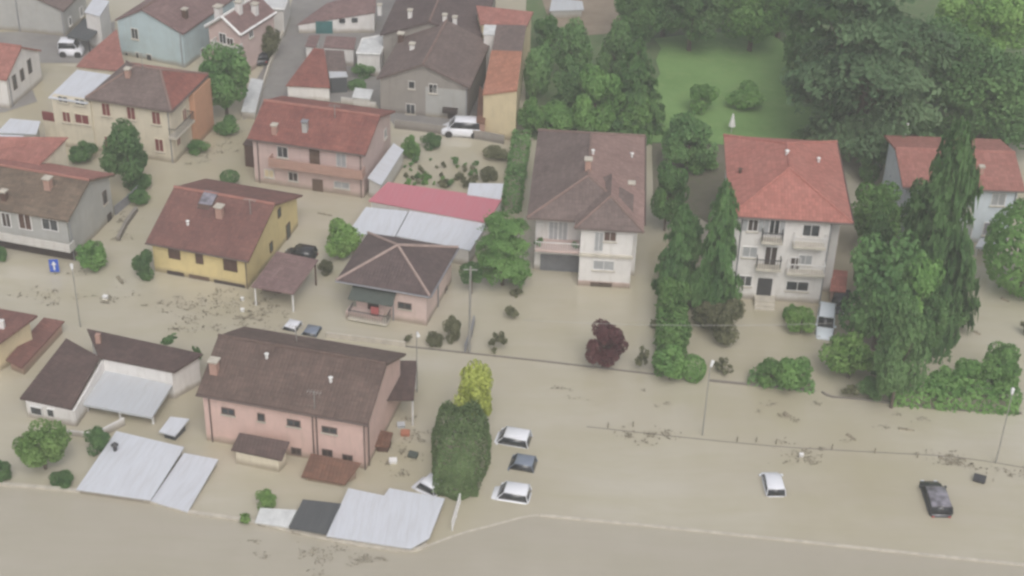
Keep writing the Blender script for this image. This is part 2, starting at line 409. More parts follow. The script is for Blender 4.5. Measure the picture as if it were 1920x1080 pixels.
# ---------------------------------------------------------------- buildings
class House:
    def __init__(s, name, label, cat, FL, FR, BR, h, ov=.4, group=None, base=None):
        if base:                       # eave height such that the front right wall corner meets the water at the picture height base
            lo, hi = .6, 14.0
            for _ in range(40):
                h = (lo+hi)/2; A = at(*FR, h); e = (A-at(*FL, h)).normalized(); P = A-e*ov+Vector((-e.y, e.x, 0))*ov; P.z = 0
                if project(P)[1] < base: lo = h
                else: hi = h
        O, A, C = at(*FL, h), at(*FR, h), at(*BR, h)
        e = A-O; s.W = e.length; s.a = math.atan2(e.y, e.x); s.h = h; s.ov = ov
        ey = Vector((-math.sin(s.a), math.cos(s.a), 0)); s.D = (C-A).dot(ey)
        s.root = empty(name, (O.x, O.y, 0), s.a, label, cat, group)
        s.inv = (Matrix.Translation((O.x, O.y, 0)) @ Matrix.Rotation(s.a, 4, 'Z')).inverted()
        s.cl = s.inv @ CP
        s.faces = {'F': (Vector((ov, ov, 0)), Vector((1, 0, 0)), Vector((0, -1, 0))),
                   'R': (Vector((s.W-ov, ov, 0)), Vector((0, 1, 0)), Vector((1, 0, 0))),
                   'L': (Vector((ov, s.D-ov, 0)), Vector((0, -1, 0)), Vector((-1, 0, 0)))}
    def loc(s, px, py, z): return s.inv @ at(px, py, z)
    def hit(s, face, px, py, off=0.0):
        o, u, n = s.faces[face]; o = o+n*off
        d = s.inv.to_3x3() @ ray(px, py)
        t = (o-s.cl).dot(n)/d.dot(n); P = s.cl+d*t
        return (P-o).dot(u), P.z, o, u, n
    def gable(s, mat, rh, axis='x', ratio=.5, t=.22, wall=None, ridge=None, verge=0.0):
        W, D, h, ov = s.W, s.D, s.h, s.ov; m = (D if axis == 'x' else W)*ratio; T = D if axis == 'x' else W
        s.zf = lambda x, y: h+rh*(1-abs(((y if axis == 'x' else x)-m))/(m if (y if axis == 'x' else x) <= m else T-m))
        if axis == 'x':
            V = [(0, 0, h), (W, 0, h), (W, m, h+rh), (0, m, h+rh), (W, D, h), (0, D, h)]; ra, rb = (0, m), (W, m)
        else:
            V = [(0, D, h), (0, 0, h), (m, 0, h+rh), (m, D, h+rh), (W, 0, h), (W, D, h)]; ra, rb = (m, 0), (m, D)
        s.roof = slab('roof', V, [(0, 1, 2, 3), (3, 2, 4, 5)], t, mat, s.root)
        MB().bar((*ra, h+rh+.02), (*rb, h+rh+.02), .14, 6).build('ridge_cap', ridge or mat, s.roof)
        if wall:
            pts = [(ov, ov), (W-ov, ov), (W-ov, D-ov), (ov, D-ov)]
            pk = [(W-ov, m), (ov, m)] if axis == 'x' else [(m, ov), (m, D-ov)]
            ring = [pts[0], pts[1], pk[0], pts[2], pts[3], pk[1]] if axis == 'x' else [pts[0], pk[0], pts[1], pts[2], pk[1], pts[3]]
            s.wallring(ring, wall, t)
        s.soffit(mat)
        return s
    def soffit(s, mat): pass
    def hip(s, mat, rh, inset=None, back=None, axis='y', t=.22, wall=None, ridge=None, foot=None, alt=None):
        W, D, h, ov = s.W, s.D, s.h, s.ov
        if axis == 'y':
            m = W/2; i = m if inset is None else inset; b = m if back is None else back
            p, q = (m, i), (m, D-b)
            if D-b-i < .2: q = p = (m, (i+D-b)/2)
        else:
            m = D/2; i = m if inset is None else inset; b = m if back is None else back
            p, q = (i, m), (W-b, m)
        C4 = [(0, 0, h), (W, 0, h), (W, D, h), (0, D, h)]; P, Q = (*p, h+rh), (*q, h+rh)
        if p == q: V = C4+[P]; F = [(0, 1, 4), (1, 2, 4), (2, 3, 4), (3, 0, 4)]; lines = [(0, 4), (1, 4), (2, 4), (3, 4)]
        elif axis == 'y': V = C4+[P, Q]; F = [(0, 1, 4), (1, 2, 5, 4), (2, 3, 5), (3, 0, 4, 5)]; lines = [(0, 4), (1, 4), (2, 5), (3, 5), (4, 5)]
        else: V = C4+[P, Q]; F = [(0, 1, 5, 4), (1, 2, 5), (2, 3, 4, 5), (3, 0, 4)]; lines = [(0, 4), (3, 4), (1, 5), (2, 5), (4, 5)]
        s.roof = slab('roof', V, F, t, mat, s.root, alt=alt)
        for a, b2 in lines: MB().bar(Vector(V[a])+Vector((0, 0, .02)), Vector(V[b2])+Vector((0, 0, .02)), .13, 6).build('hip_cap', ridge or mat, s.roof)
        s.zf = lambda x, y: h+rh*max(0, min(1, x/m, (W-x)/m, y/i, (D-y)/b)) if axis == 'y' else h+rh*max(0, min(1, y/m, (D-y)/m, x/i, (W-x)/b))
        if wall: s.wallring(foot or [(ov, ov), (W-ov, ov), (W-ov, D-ov), (ov, D-ov)], wall, t)
        return s
    def wallring(s, ring, mat, t=.2, z0=-1.7, flat=None, name='wall'):
        n = len(ring)
        V = [(x, y, z0) for x, y in ring]+[(x, y, (s.zf(x, y)-t*.7) if flat is None else flat) for x, y in ring]
        F = [(i, (i+1) % n, n+(i+1) % n, n+i) for i in range(n)]+[tuple(range(n, 2*n))]
        s.wall = obj(name, V, F, mat, s.root); return s.wall
    def box(s, name, mat, x0, x1, y0, y1, z0, z1, parent=None):
        return MB().box(x0, x1, y0, y1, z0, z1).build(name, mat, parent or s.root)
    def win(s, face, px, py, w, h, pane=None, frame='white_paint', shut=None, sill=True, name='window', off=0.0, bars=True, open_=True):
        S, z, o, u, n = s.hit(face, px, py, off); Z = Vector((0, 0, 1)); c = o+u*S+Z*z
        m = MB(); ft = .07
        for A, C in (((-w/2-ft, -w/2), (-h/2-ft, h/2+ft)), ((w/2, w/2+ft), (-h/2-ft, h/2+ft)), ((-w/2, w/2), (h/2, h/2+ft)), ((-w/2, w/2), (-h/2-ft, -h/2))):
            m.frame_box(c, u, n, Z, A, (-.02, .08), C)
        if bars and w > .6: m.frame_box(c, u, n, Z, (-.03, .03), (-.02, .065), (-h/2, h/2))
        f = m.build(name, MT[frame], s.root)
        MB().frame_box(c, u, n, Z, (-w/2, w/2), (-.05, .03), (-h/2, h/2)).build('pane' if name == 'window' else 'leaf', MT[pane or 'glass'], f)
        if sill: MB().frame_box(c, u, n, Z, (-w/2-.15, w/2+.15), (-.02, .17), (-h/2-.16, -h/2-.075)).build('sill', MT['concrete'], f)
        if shut:
            for k in (-1, 1):
                a0 = k*(w/2+ft+.02); a1 = a0+k*w*.5
                MB().frame_box(c, u, n, Z, (min(a0, a1), max(a0, a1)), (.012, .1), (-h/2, h/2)).build('shutter', MT[shut], f)
        return f
    def blank(s, face, px, py, w, h, mat, name='garage_door', off=0.0, t=.05, parent=None):
        S, z, o, u, n = s.hit(face, px, py, off); Z = Vector((0, 0, 1)); c = o+u*S+Z*z
        return MB().frame_box(c, u, n, Z, (-w/2, w/2), (-.05, t), (-h/2, h/2)).build(name, MT[mat], parent or s.root)
    def balcony(s, face, p0, p1, depth, slabmat='concrete', rail='white_paint', solid=None, rh=.95, th=.22):
        a = s.hit(face, *p0, depth); b = s.hit(face, *p1, depth); Z = Vector((0, 0, 1))
        o, u, n = s.faces[face]; z = (a[1]+b[1])/2; s0, s1 = a[0], b[0]
        O = o+Z*z
        bl = MB().frame_box(O, u, n, Z, (s0, s1), (-.05, depth), (-th, 0)).build('balcony', MT[slabmat], s.root)
        m = MB()
        if solid:
            m.frame_box(O, u, n, Z, (s0+.02, s1-.02), (depth-.13, depth-.03), (.02, rh))
            for q in (s0+.02, s1-.12): m.frame_box(O, u, n, Z, (q, q+.1), (.02, depth-.131), (.02, rh))
            m.build('parapet', MT[solid], bl)
        else:
            m.frame_box(O, u, n, Z, (s0+.02, s1-.02), (depth-.1, depth-.04), (rh-.06, rh))
            k = s0+.05
            while k < s1-.05:
                m.frame_box(O, u, n, Z, (k, k+.035), (depth-.085, depth-.055), (.002, rh-.061)); k += .22
            for q in (s0+.02, s1-.08):
                m.frame_box(O, u, n, Z, (q, q+.06), (.02, depth-.101), (rh-.06, rh))
                k = .15
                while k < depth-.15: m.frame_box(O, u, n, Z, (q+.01, q+.045), (k, k+.035), (.002, rh-.061)); k += .25
            m.build('railing', MT[rail], bl)
        return bl
    def pipe(s, face, px, ztop=None, mat='gutter', off=.08, py=None):
        S, z, o, u, n = s.hit(face, px, py)
        P = o+u*S+n*off
        MB().bar((P.x, P.y, -1.2), (P.x, P.y, ztop or s.h-.2), .055, 8).build('drainpipe', MT[mat], s.root)
    def gutters(s, sides='F', mat='gutter'):
        for k in sides:
            y = {'F': ((-.02, -.09), (s.W+.02, -.09)), 'B': ((0, s.D+.09), (s.W, s.D+.09)), 'R': ((s.W+.09, 0), (s.W+.09, s.D)), 'L': ((-.09, 0), (-.09, s.D))}[k]
            MB().bar((*y[0], s.h-.1), (*y[1], s.h-.1), .08, 8).build('gutter', MT[mat], s.root)
    def chimney(s, px, py, w=.55, hh=1.0, mat='terracotta', cap='concrete'):
        z = s.h+1
        for _ in range(8):
            P = s.loc(px, py, z); z = s.zf(P.x, P.y)+hh*.5
        P = s.loc(px, py, z); zb = s.zf(P.x, P.y)
        c = MB().box(P.x-w/2, P.x+w/2, P.y-w/2, P.y+w/2, zb-.35, zb+hh).build('chimney', MT[mat], s.roof)
        m = MB().box(P.x-w*.68, P.x+w*.68, P.y-w*.68, P.y+w*.68, zb+hh+.14, zb+hh+.24)
        for a in (-1, 1):
            for b in (-1, 1): m.box(P.x+a*w*.36-.06, P.x+a*w*.36+.06, P.y+b*w*.36-.06, P.y+b*w*.36+.06, zb+hh+.001, zb+hh+.139)
        m.build('chimney_cap', MT[cap], s.roof)
    def vent(s, px, py, r=.12, hh=.4, mat='white_paint'):
        z = s.h+1
        for _ in range(8):
            P = s.loc(px, py, z); z = s.zf(P.x, P.y)+.2
        P = s.loc(px, py, z); zb = s.zf(P.x, P.y)
        MB().bar((P.x, P.y, zb-.2), (P.x, P.y, zb+hh), r, 8).bar((P.x, P.y, zb+hh+.01), (P.x, P.y, zb+hh+.1), r*1.7, 8, r*.6).build('roof_vent', MT[mat], s.roof)
    def skylight(s, px, py, w, d, mat='glass_blue'):
        z = s.h+1
        for _ in range(8):
            P = s.loc(px, py, z); z = s.zf(P.x, P.y)
        P = s.loc(px, py, z); e = .05
        nrm = Vector((-(s.zf(P.x+e, P.y)-s.zf(P.x-e, P.y))/(2*e), -(s.zf(P.x, P.y+e)-s.zf(P.x, P.y-e))/(2*e), 1)).normalized()
        u = Vector((0, 0, 1)).cross(nrm); u = u.normalized() if u.length > .01 else Vector((1, 0, 0)); v = nrm.cross(u)
        f = MB().frame_box(P, u, v, nrm, (-w/2-.08, w/2+.08), (-d/2-.08, d/2+.08), (-.1, .09)).build('skylight', MT['gutter'], s.roof)
        MB().frame_box(P, u, v, nrm, (-w/2, w/2), (-d/2, d/2), (.05, .105)).build('skylight_glass', MT[mat], f)
    def antenna(s, px, py, hh=2.2, zoff=0):
        z = s.h+1
        for _ in range(8):
            P = s.loc(px, py, z); z = s.zf(P.x, P.y)
        P = s.loc(px, py, z); m = MB()
        m.bar((P.x, P.y, z-.1), (P.x, P.y, z+hh), .04, 6)
        m.bar((P.x-.6, P.y, z+hh-.1), (P.x+.6, P.y, z+hh-.1), .025, 4)
        for k in (-.5, -.25, 0, .25, .5): m.bar((P.x+k, P.y-.3, z+hh-.1), (P.x+k, P.y+.3, z+hh-.1), .018, 4)
        m.build('antenna', MT['galvan'], s.roof)

def shed(name, label, cat, px, zs, roof, wall=None, posts=None, t=.12, group=None, inset=.2, z0=-1.7, lip=None):
    """free four-cornered roof (FL, FR, BR, BL picture points at heights zs) on walls or posts"""
    P = [at(x, y, z) for (x, y), z in zip(px, zs)]
    c = sum(P, Vector())/len(P); root = empty(name, (c.x, c.y, 0), 0, label, cat, group); L = [p-Vector((c.x, c.y, 0)) for p in P]
    ua = (L[1]-L[0]); ua.z = 0
    n = len(L)
    rf = slab('roof', L, [tuple(range(n))] if n != 4 else [(0, 1, 2), (0, 2, 3)], t, MT[roof], root, ua=ua)
    ctr = sum(L, Vector())/n
    Q = []
    for i in range(n):
        d = (ctr-L[i]); d.z = 0
        Q.append(L[i]+d.normalized()*inset*1.4)
    if wall:
        V = [(q.x, q.y, z0) for q in Q]+[(q.x, q.y, q.z-t*.8) for q in Q]
        obj('wall', V, [(i, (i+1) % n, n+(i+1) % n, n+i) for i in range(n)], MT[wall], root)
    if posts:
        for i in (range(n) if posts is True else posts):
            q = Q[i]; MB().bar((q.x, q.y, z0), (q.x, q.y, q.z-t*.8), .08, 6).build('post', MT['white_paint' if not isinstance(posts, dict) else posts[i]], root)
    if lip:
        m = MB()
        for i in range(n):
            a, b = L[i], L[(i+1) % n]; m.bar(a+Vector((0, 0, .03)), b+Vector((0, 0, .03)), .09, 4)
        m.build('edge_trim', MT[lip], root)
    return root, rf, L, Q

# ---------------------------------------------------------------- foliage
def leaf_mesh(name, C, Nn, S, rs, asp=1.5):
    n = len(C); t = rs.normal(size=(n, 3)); t -= Nn*np.sum(t*Nn, 1, keepdims=True); t /= np.linalg.norm(t, axis=1, keepdims=True)
    b = np.cross(Nn, t); S = np.asarray(S)[:, None]
    V = np.stack([C-t*S*asp*.5, C+b*S*.42-t*S*.05, C+t*S*asp*.5, C-b*S*.42+t*S*.05], 1).reshape(-1, 3)
    me = bpy.data.meshes.new(name)
    me.vertices.add(4*n); me.vertices.foreach_set('co', V.astype(np.float32).ravel())
    me.loops.add(4*n); me.loops.foreach_set('vertex_index', np.arange(4*n, dtype=np.int32))
    me.polygons.add(n); me.polygons.foreach_set('loop_start', np.arange(0, 4*n, 4, dtype=np.int32)); me.polygons.foreach_set('loop_total', np.full(n, 4, np.int32))
    me.update(calc_edges=True); me.materials.append(None)
    return me
def unit(v): return v/np.linalg.norm(v, axis=1, keepdims=True)
def crown_round(seed, n=2600, lobes=16, size=.13, lobe_r=(.3, .46), squash=1.0, flat_base=.5):
    rs = np.random.RandomState(seed)
    c = unit(rs.normal(size=(lobes, 3))); c *= rs.uniform(.42, .72, (lobes, 1)); c[:, 2] *= 1.0
    c[:, 2] = np.where(c[:, 2] < -flat_base, -flat_base*rs.uniform(.6, 1, lobes), c[:, 2])
    r = rs.uniform(*lobe_r, lobes)
    k = rs.randint(0, lobes, n); d = unit(rs.normal(size=(n, 3)))
    rad = r[k]*(1-.35*rs.uniform(0, 1, n)**2)
    p = c[k]+d*rad[:, None]*np.array([1, 1, .85])
    nn = unit(d*1.0+rs.normal(size=(n, 3))*.65+np.array([0, 0, .35]))
    return leaf_mesh('crown', p, nn, size*rs.uniform(.6, 1.3, n), rs)
def crown_clip(seed, n=2400, size=.10):
    rs = np.random.RandomState(seed); d = unit(rs.normal(size=(n, 3)))
    w = .93+.07*np.sin(d[:, 0]*5+seed)*np.sin(d[:, 1]*4)*np.sin(d[:, 2]*6)
    p = d*(w*(1-.12*rs.uniform(0, 1, n)**2))[:, None]
    return leaf_mesh('crown', p, unit(d+rs.normal(size=(n, 3))*.5), size*rs.uniform(.6, 1.3, n), rs)
def crown_conifer(seed, n=3600, size=.085, tip=.9, ragged=.22, droop=.25):
    rs = np.random.RandomState(seed); nb = 150
    z = np.sort(rs.uniform(0.0, 1, nb)**.9); th = np.arange(nb)*2.4+rs.uniform(-.4, .4, nb)
    L = ((1-z)**tip+.03)*rs.uniform(1-ragged*1.6, 1+ragged, nb)
    k = rs.choice(nb, n, p=L/L.sum()); s = rs.uniform(.12, 1, n)**.7
    side = rs.normal(size=n)*.16*L[k]*(1.15-s*.7)
    ca, sa = np.cos(th[k]), np.sin(th[k]); rr = L[k]*s
    p = np.stack([ca*rr-sa*side, sa*rr+ca*side, z[k]-droop*(s**1.6)*L[k]*.35+rs.normal(size=n)*.008], 1)
    nn = unit(np.stack([ca*.6, sa*.6, np.full(n, .8)], 1)+rs.normal(size=(n, 3))*.4)
    return leaf_mesh('crown', p, nn, size*rs.uniform(.6, 1.4, n)*(.5+.6*L[k]), rs, 1.9)
def crown_cedar(seed, n=6000, size=.07):
    rs = np.random.RandomState(seed); nb = 46
    z = rs.uniform(-.75, .92, nb); th = np.arange(nb)*2.4; R_ = np.sqrt(np.maximum(.06, 1-(np.abs(z)*.9)**2))*rs.uniform(.7, 1.05, nb)
    k = rs.randint(0, nb, n); s = rs.uniform(.1, 1, n)**.6; w = rs.normal(size=n)*.17
    ca, sa = np.cos(th[k]), np.sin(th[k]); rr = R_[k]*s
    p = np.stack([ca*rr-sa*w, sa*rr+ca*w, z[k]-.12*s**2+.05*np.cos(w*9)+rs.normal(size=n)*.025], 1)
    nn = unit(np.array([0, 0, 1.])+np.stack([ca*.4, sa*.4, 0*ca], 1)+rs.normal(size=(n, 3))*.35)
    return leaf_mesh('crown', p, nn, size*rs.uniform(.6, 1.4, n), rs, 1.8)
CROWN = {'round': [crown_round(11, n=8000, size=.085, lobes=24, lobe_r=(.24, .42)), crown_round(12, n=8000, size=.085, lobes=30, lobe_r=(.2, .38)), crown_round(13, n=8000, size=.085, lobes=22, lobe_r=(.26, .44))],
         'bush': [crown_round(21, n=3600, lobes=15, size=.115, lobe_r=(.3, .5)), crown_round(22, n=3600, lobes=13, size=.115, lobe_r=(.32, .54)), crown_round(23, n=3600, lobes=18, size=.115, lobe_r=(.26, .48))],
         'tiny': [crown_round(31, n=170, lobes=6, size=.4), crown_round(32, n=170, lobes=7, size=.4)],
         'clip': [crown_clip(41), crown_clip(42)],
         'conifer': [crown_conifer(51, n=11000, size=.06, tip=.75), crown_conifer(52, n=11000, size=.06, ragged=.3, tip=.7), crown_conifer(53, n=11000, size=.06, droop=.5, tip=.8)],
         'column': [crown_conifer(54, n=12000, size=.065, tip=.5, ragged=.32), crown_conifer(55, n=12000, size=.065, tip=.45, ragged=.34)],
         'cedar': [crown_cedar(61, n=26000, size=.045), crown_cedar(62, n=26000, size=.045)],
         'big': [crown_round(71, n=18000, lobes=60, size=.05, lobe_r=(.15, .32)), crown_round(72, n=18000, lobes=66, size=.05, lobe_r=(.14, .3))],
         'airy': [crown_round(81, n=520, lobes=14, size=.17, lobe_r=(.14, .3)), crown_round(82, n=480, lobes=12, size=.17, lobe_r=(.14, .28))]}
_ci = {}
def leafy(kind, mat, parent, loc, scale, rz=None, name='crown'):
    i = _ci.get(kind, 0); _ci[kind] = i+1
    o = bpy.data.objects.new(name, CROWN[kind][i % len(CROWN[kind])]); link(o)
    o.material_slots[0].link = 'OBJECT'; o.material_slots[0].material = MT[mat]
    if parent: o.parent = parent
    o.location = loc; o.scale = scale; o.rotation_euler = (0, 0, rnd.uniform(0, 6.28) if rz is None else rz)
    return o
COS, SIN = math.cos(TH), math.sin(TH)
def plant(kind, name, label, cat, box, mat, zb=0.0, group=None, trunk=True):
    """a plant whose crown fills the picture box (x0,y0,x1,y1), crown base zb metres above the water"""
    x0, y0, x1, y1 = box; cx, cy = (x0+x1)/2, (y0+y1)/2
    k = ppm(at(cx, cy, zb+1.5)); r = (x1-x0)/2/k; hh = (y1-y0)/2/k
    if kind in ('conifer', 'column'):
        by = y1-r*SIN*k*.75; P = at(cx, by, zb); H = rise((cx, by), y0) if zb < .3 else max(1, (by-y0)/k/COS)
        root = empty(name, (P.x, P.y, 0), 0, label, cat, group)
        leafy(kind, mat, root, (0, 0, zb), (r*1.05, r*1.05, H-zb))
        MB().bar((0, 0, -1.2), (0, 0, zb+H*.9), max(.12, H*.018), 7, .04).build('trunk', MT['bark'], root)
        return root
    a = math.sqrt(max((hh**2-(r*SIN)**2), (.45*r)**2))/COS
    for _ in range(3):
        P = at(cx, cy, zb+a)
    if trunk:
        root = empty(name, (P.x, P.y, 0), 0, label, cat, group)
        leafy(kind, mat, root, (0, 0, zb+a), (r*1.03, r*1.03, a*1.03))
        tr = MB().bar((0, 0, -1.2), (0, 0, zb+a*.9), max(.07, r*.07), 7, max(.04, r*.04))
        for j in range(5):
            th = j*1.3+cx; tr.bar((0, 0, zb+a*(.3+.1*j)), (math.cos(th)*r*.6, math.sin(th)*r*.6, zb+a*(.9+.12*j)), max(.03, r*.03), 5, .015)
        tr.build('trunk', MT['bark'], root)
        return root
    o = leafy(kind, mat, None, (P.x, P.y, zb+a*.9), (r*1.03, r*1.03, a*1.1), name=name)
    return tag(o, label, cat, group)
def hedge(name, label, pts, w, h, mat, z0=-.2, dens=34, size=.22, group=None, cat='hedge', taper=.0):
    """clipped hedge along picture points on the ground: a leafy shell, w wide and h high"""
    P = [at(x, y, 0) for x, y in pts]; c = P[0]; rs = np.random.RandomState(len(label)+int(c.x*7) % 999)
    Cs, Ns = [], []
    for a, b in zip(P, P[1:]):
        d = (b-a); L = d.length; d.normalize(); n = Vector((-d.y, d.x, 0))
        m = int(L*(2*h+w)*dens)+int(2*w*h*dens)
        for _ in range(m):
            q = rs.uniform(0, 2*h+w+(2*w*h/L)); s = rs.uniform(0, L); j = rs.normal(0, .09)
            if q < h: o, z, nn = -w/2+j, q, -n
            elif q < h+w: o, z, nn = q-h-w/2, h+j, Vector((0, 0, 1))
            elif q < 2*h+w: o, z, nn = w/2+j, q-h-w, n
            else: s = rs.choice([0, L])+j; o, z, nn = rs.uniform(-w/2, w/2), rs.uniform(0, h), (d if s > L/2 else -d)
            o *= 1-taper*max(0, z)/h
            wob = .14*math.sin(s*1.7+c.x)*math.sin(z*2.1)+.1*math.sin(s*4.1)
            p = a+d*s+n*(o*(1+wob*.5))+Vector((0, 0, z0+z*(1+wob*.6)))
            Cs.append(p-c); Ns.append(nn+Vector((0, 0, .25)))
    C = np.array([tuple(v) for v in Cs]); Nn = unit(np.array([tuple(v) for v in Ns])+rs.normal(size=(len(Cs), 3))*.5)
    me = leaf_mesh(name, C, Nn, size*rs.uniform(.6, 1.4, len(C)), rs); me.materials[0] = MT[mat]
    o = bpy.data.objects.new(name, me); link(o); o.location = c
    return tag(o, label, cat, group)

# ---------------------------------------------------------------- vehicles
def loft(st, mat, name, parent, smooth=False, bev=0):
    """st: list of closed rings (same count)"""
    V = [v for r in st for v in r]; n = len(st[0]); F = []
    for i in range(len(st)-1):
        for j in range(n): F.append((i*n+j, i*n+(j+1) % n, (i+1)*n+(j+1) % n, (i+1)*n+j))
    F += [tuple(range(n))[::-1], tuple((len(st)-1)*n+j for j in range(n))]
    o = obj(name, V, F, mat, parent)
    if bev:
        bm = bmesh.new(); bm.from_mesh(o.data); bmesh.ops.bevel(bm, geom=bm.edges[:], offset=bev, segments=2, affect='EDGES', clamp_overlap=True); bm.to_mesh(o.data); bm.free()
        for p in o.data.polygons: p.use_smooth = True
    return o
def vehicle(name, label, cat, front, rear, width, paint, kind='hatch', sink=.75, H=1.45, tilt=0.0, glassmat='car_glass', roofpaint=None, z=0.0):
    A, B = at(*front, z+.25), at(*rear, z+.25); d = A-B; L = d.length; a = math.atan2(d.y, d.x); c = (A+B)/2; w = width/2
    root = empty(name, (c.x, c.y, z-sink), a, label, cat); root.rotation_euler = (0, tilt, a)
    P = MT[paint]; G = MT[glassmat]; RP = MT[roofpaint or paint]
    belt = H*.6; hood = H*.55; F, Bk = L/2, -L/2
    def sec(x, hw, z0, z1, r=.12):
        return [(x, -hw*.93, z0), (x, hw*.93, z0), (x, hw, z0+(z1-z0)*.35), (x, hw*.97, z1-r*.6), (x, hw*.86, z1), (x, -hw*.86, z1), (x, -hw*.97, z1-r*.6), (x, -hw, z0+(z1-z0)*.35)]
    prof = {'hatch': (-.48, -.41, .08, .25), 'van': (-.49, -.46, .18, .33), 'wagon': (-.48, -.43, .10, .26), 'sedan': (-.30, -.20, .04, .20)}[kind]
    rb, rt, ft, fb = [k*L for k in prof]          # cabin: rear belt, rear top, front top, front belt
    nose = H*.42
    rearz = belt*.97 if kind != 'sedan' else belt*.95
    loft([sec(Bk, w*.82, .25, rearz*.9), sec(Bk+.1*L*.6, w*.97, .16, rearz), sec(rb+.05*L, w, .15, belt), sec(0, w, .15, belt), sec(fb, w*.99, .15, belt*.98), sec(F-.14*L, w*.96, .16, hood), sec(F-.03*L, w*.86, .2, nose), sec(F, w*.7, .28, nose*.8)], P, 'body', root, True, .03)
    tw = w*(.86 if kind != 'van' else .9)
    lo = [(rb, -w*.93, belt-.03), (fb, -w*.9, belt-.03), (fb, w*.9, belt-.03), (rb, w*.93, belt-.03)]
    hi = [(rt, -tw, H-.06), (ft, -tw, H-.06), (ft, tw, H-.06), (rt, tw, H-.06)]
    loft([lo, hi], G, 'window_glass', root, False, .02)
    rf = [(rt-.02*L, -tw*1.02, H-.07), (ft+.01*L, -tw*1.0, H-.07), (ft+.01*L, tw*1.0, H-.07), (rt-.02*L, tw*1.02, H-.07)]
    rf2 = [(rt+.03*L, -tw*.88, H+.02), (ft-.03*L, -tw*.86, H+.02), (ft-.03*L, tw*.86, H+.02), (rt+.03*L, tw*.88, H+.02)]
    loft([rf, rf2], RP, 'roof', root, True, .02)
    for i in range(4):
        p, q = Vector(lo[i]), Vector(hi[i]); k = Vector((0, .015 if p.y > 0 else -.015, .0)); MB().bar(p+k, q+k, .035).build('pillar', P, root)
    for sgn in (-1, 1):
        MB().box(fb-.06*L, fb-.02*L, min(sgn*w*.98, sgn*(w+.16)), max(sgn*w*.98, sgn*(w+.16)), belt, belt+.14).build('wing_mirror', P, root)
        MB().box(F-.07*L, F-.012*L, min(sgn*w*.42, sgn*w*.72), max(sgn*w*.42, sgn*w*.72), nose-.16, nose+.015).build('headlight', MT['lamp_clear'], root)
        MB().box(Bk-.012, Bk+.08, min(sgn*w*.58, sgn*w*.8), max(sgn*w*.58, sgn*w*.8), belt*.66, belt*.84).build('tail_light', MT['lamp_red'], root)
    MB().box(Bk-.03, Bk+.05, -w*.8, w*.8, .3, .45).build('bumper', MT['rubber'], root)
    for x in (-.31*L, .31*L):
        for sgn in (-1, 1):
            y0, y1 = sorted((sgn*w*.78, sgn*w*1.01)); r = H*.21
            V = [(x+r*math.cos(t), y, r+r*math.sin(t)) for y in (y0, y1) for t in [2*math.pi*i/14 for i in range(14)]]
            obj('wheel', V, [(i, (i+1) % 14, 14+(i+1) % 14, 14+i) for i in range(14)]+[tuple(range(14))[::-1], tuple(range(14, 28))], MT['rubber'], root)
    return root
# ================================================================ BUILDINGS, near to far
# --- long pink house in the lower middle
h = rise((685, 880), 796)
b = House('pink_house', 'long pink house with mottled dark brown gable roof beside the clipped cypress block', 'house', (368, 738), (690, 795), (757, 663), h, .35, base=880)
b.gable(MT['brown'], 2.3, wall=MT['pink'], t=.2); b.gutters('FB')
for px, py, w, hh in ((428, 771, .95, .5), (490, 782, .45, .6), (551, 793, .95, .5), (618, 806, 1.1, .45)): b.win('F', px, py, w, hh, frame='gutter', shut=None)
for px, py in ((614, 849), (652, 859), (556, 846)): b.win('F', px, py, .7, .55, pane='dark_open', frame='gutter', sill=False, name='window')
for px in (397, 587, 594, 683): b.pipe('F', px, py=800)
b.pipe('R', 690, py=840)
b.antenna(590, 765, 1.6); b.antenna(556, 640, 1.5); b.chimney(402, 688, .6, .9)
b.vent(620, 712); b.vent(500, 668)
shed('lean_to', 'small dark tiled lean-to with cream walls against the front of the long pink house', 'lean-to', [(433, 843), (528, 863), (543, 828), (449, 811)], [1.35, 1.35, 2.3, 2.3], 'brown_dark', 'cream', inset=.25)
shed('lean_to', 'rusty brown tiled lean-to roof just above the floodwater by the pink house corner', 'lean-to', [(565, 893), (647, 908), (677, 868), (583, 850)], [.45, .45, 1.5, 1.5], 'rust', 'terracotta', inset=.3)
shed('tiled_canopy', 'dark brown tiled canopy on posts at the right gable of the long pink house', 'canopy', [(712, 750), (776, 750), (782, 676), (735, 676)], [2.9, 2.7, 2.7, 3.0], 'brown_dark', posts={0: 'brown_wood', 1: 'white_paint', 2: 'white_paint', 3: 'brown_wood'})
shed('red_roof_shed', 'tiny shed with rusty red roof among junk beside the pink house gable', 'shed', [(703, 836), (729, 838), (737, 811), (713, 806)], [.7, .7, 1.1, 1.1], 'rust', 'brown_wood', inset=.15)

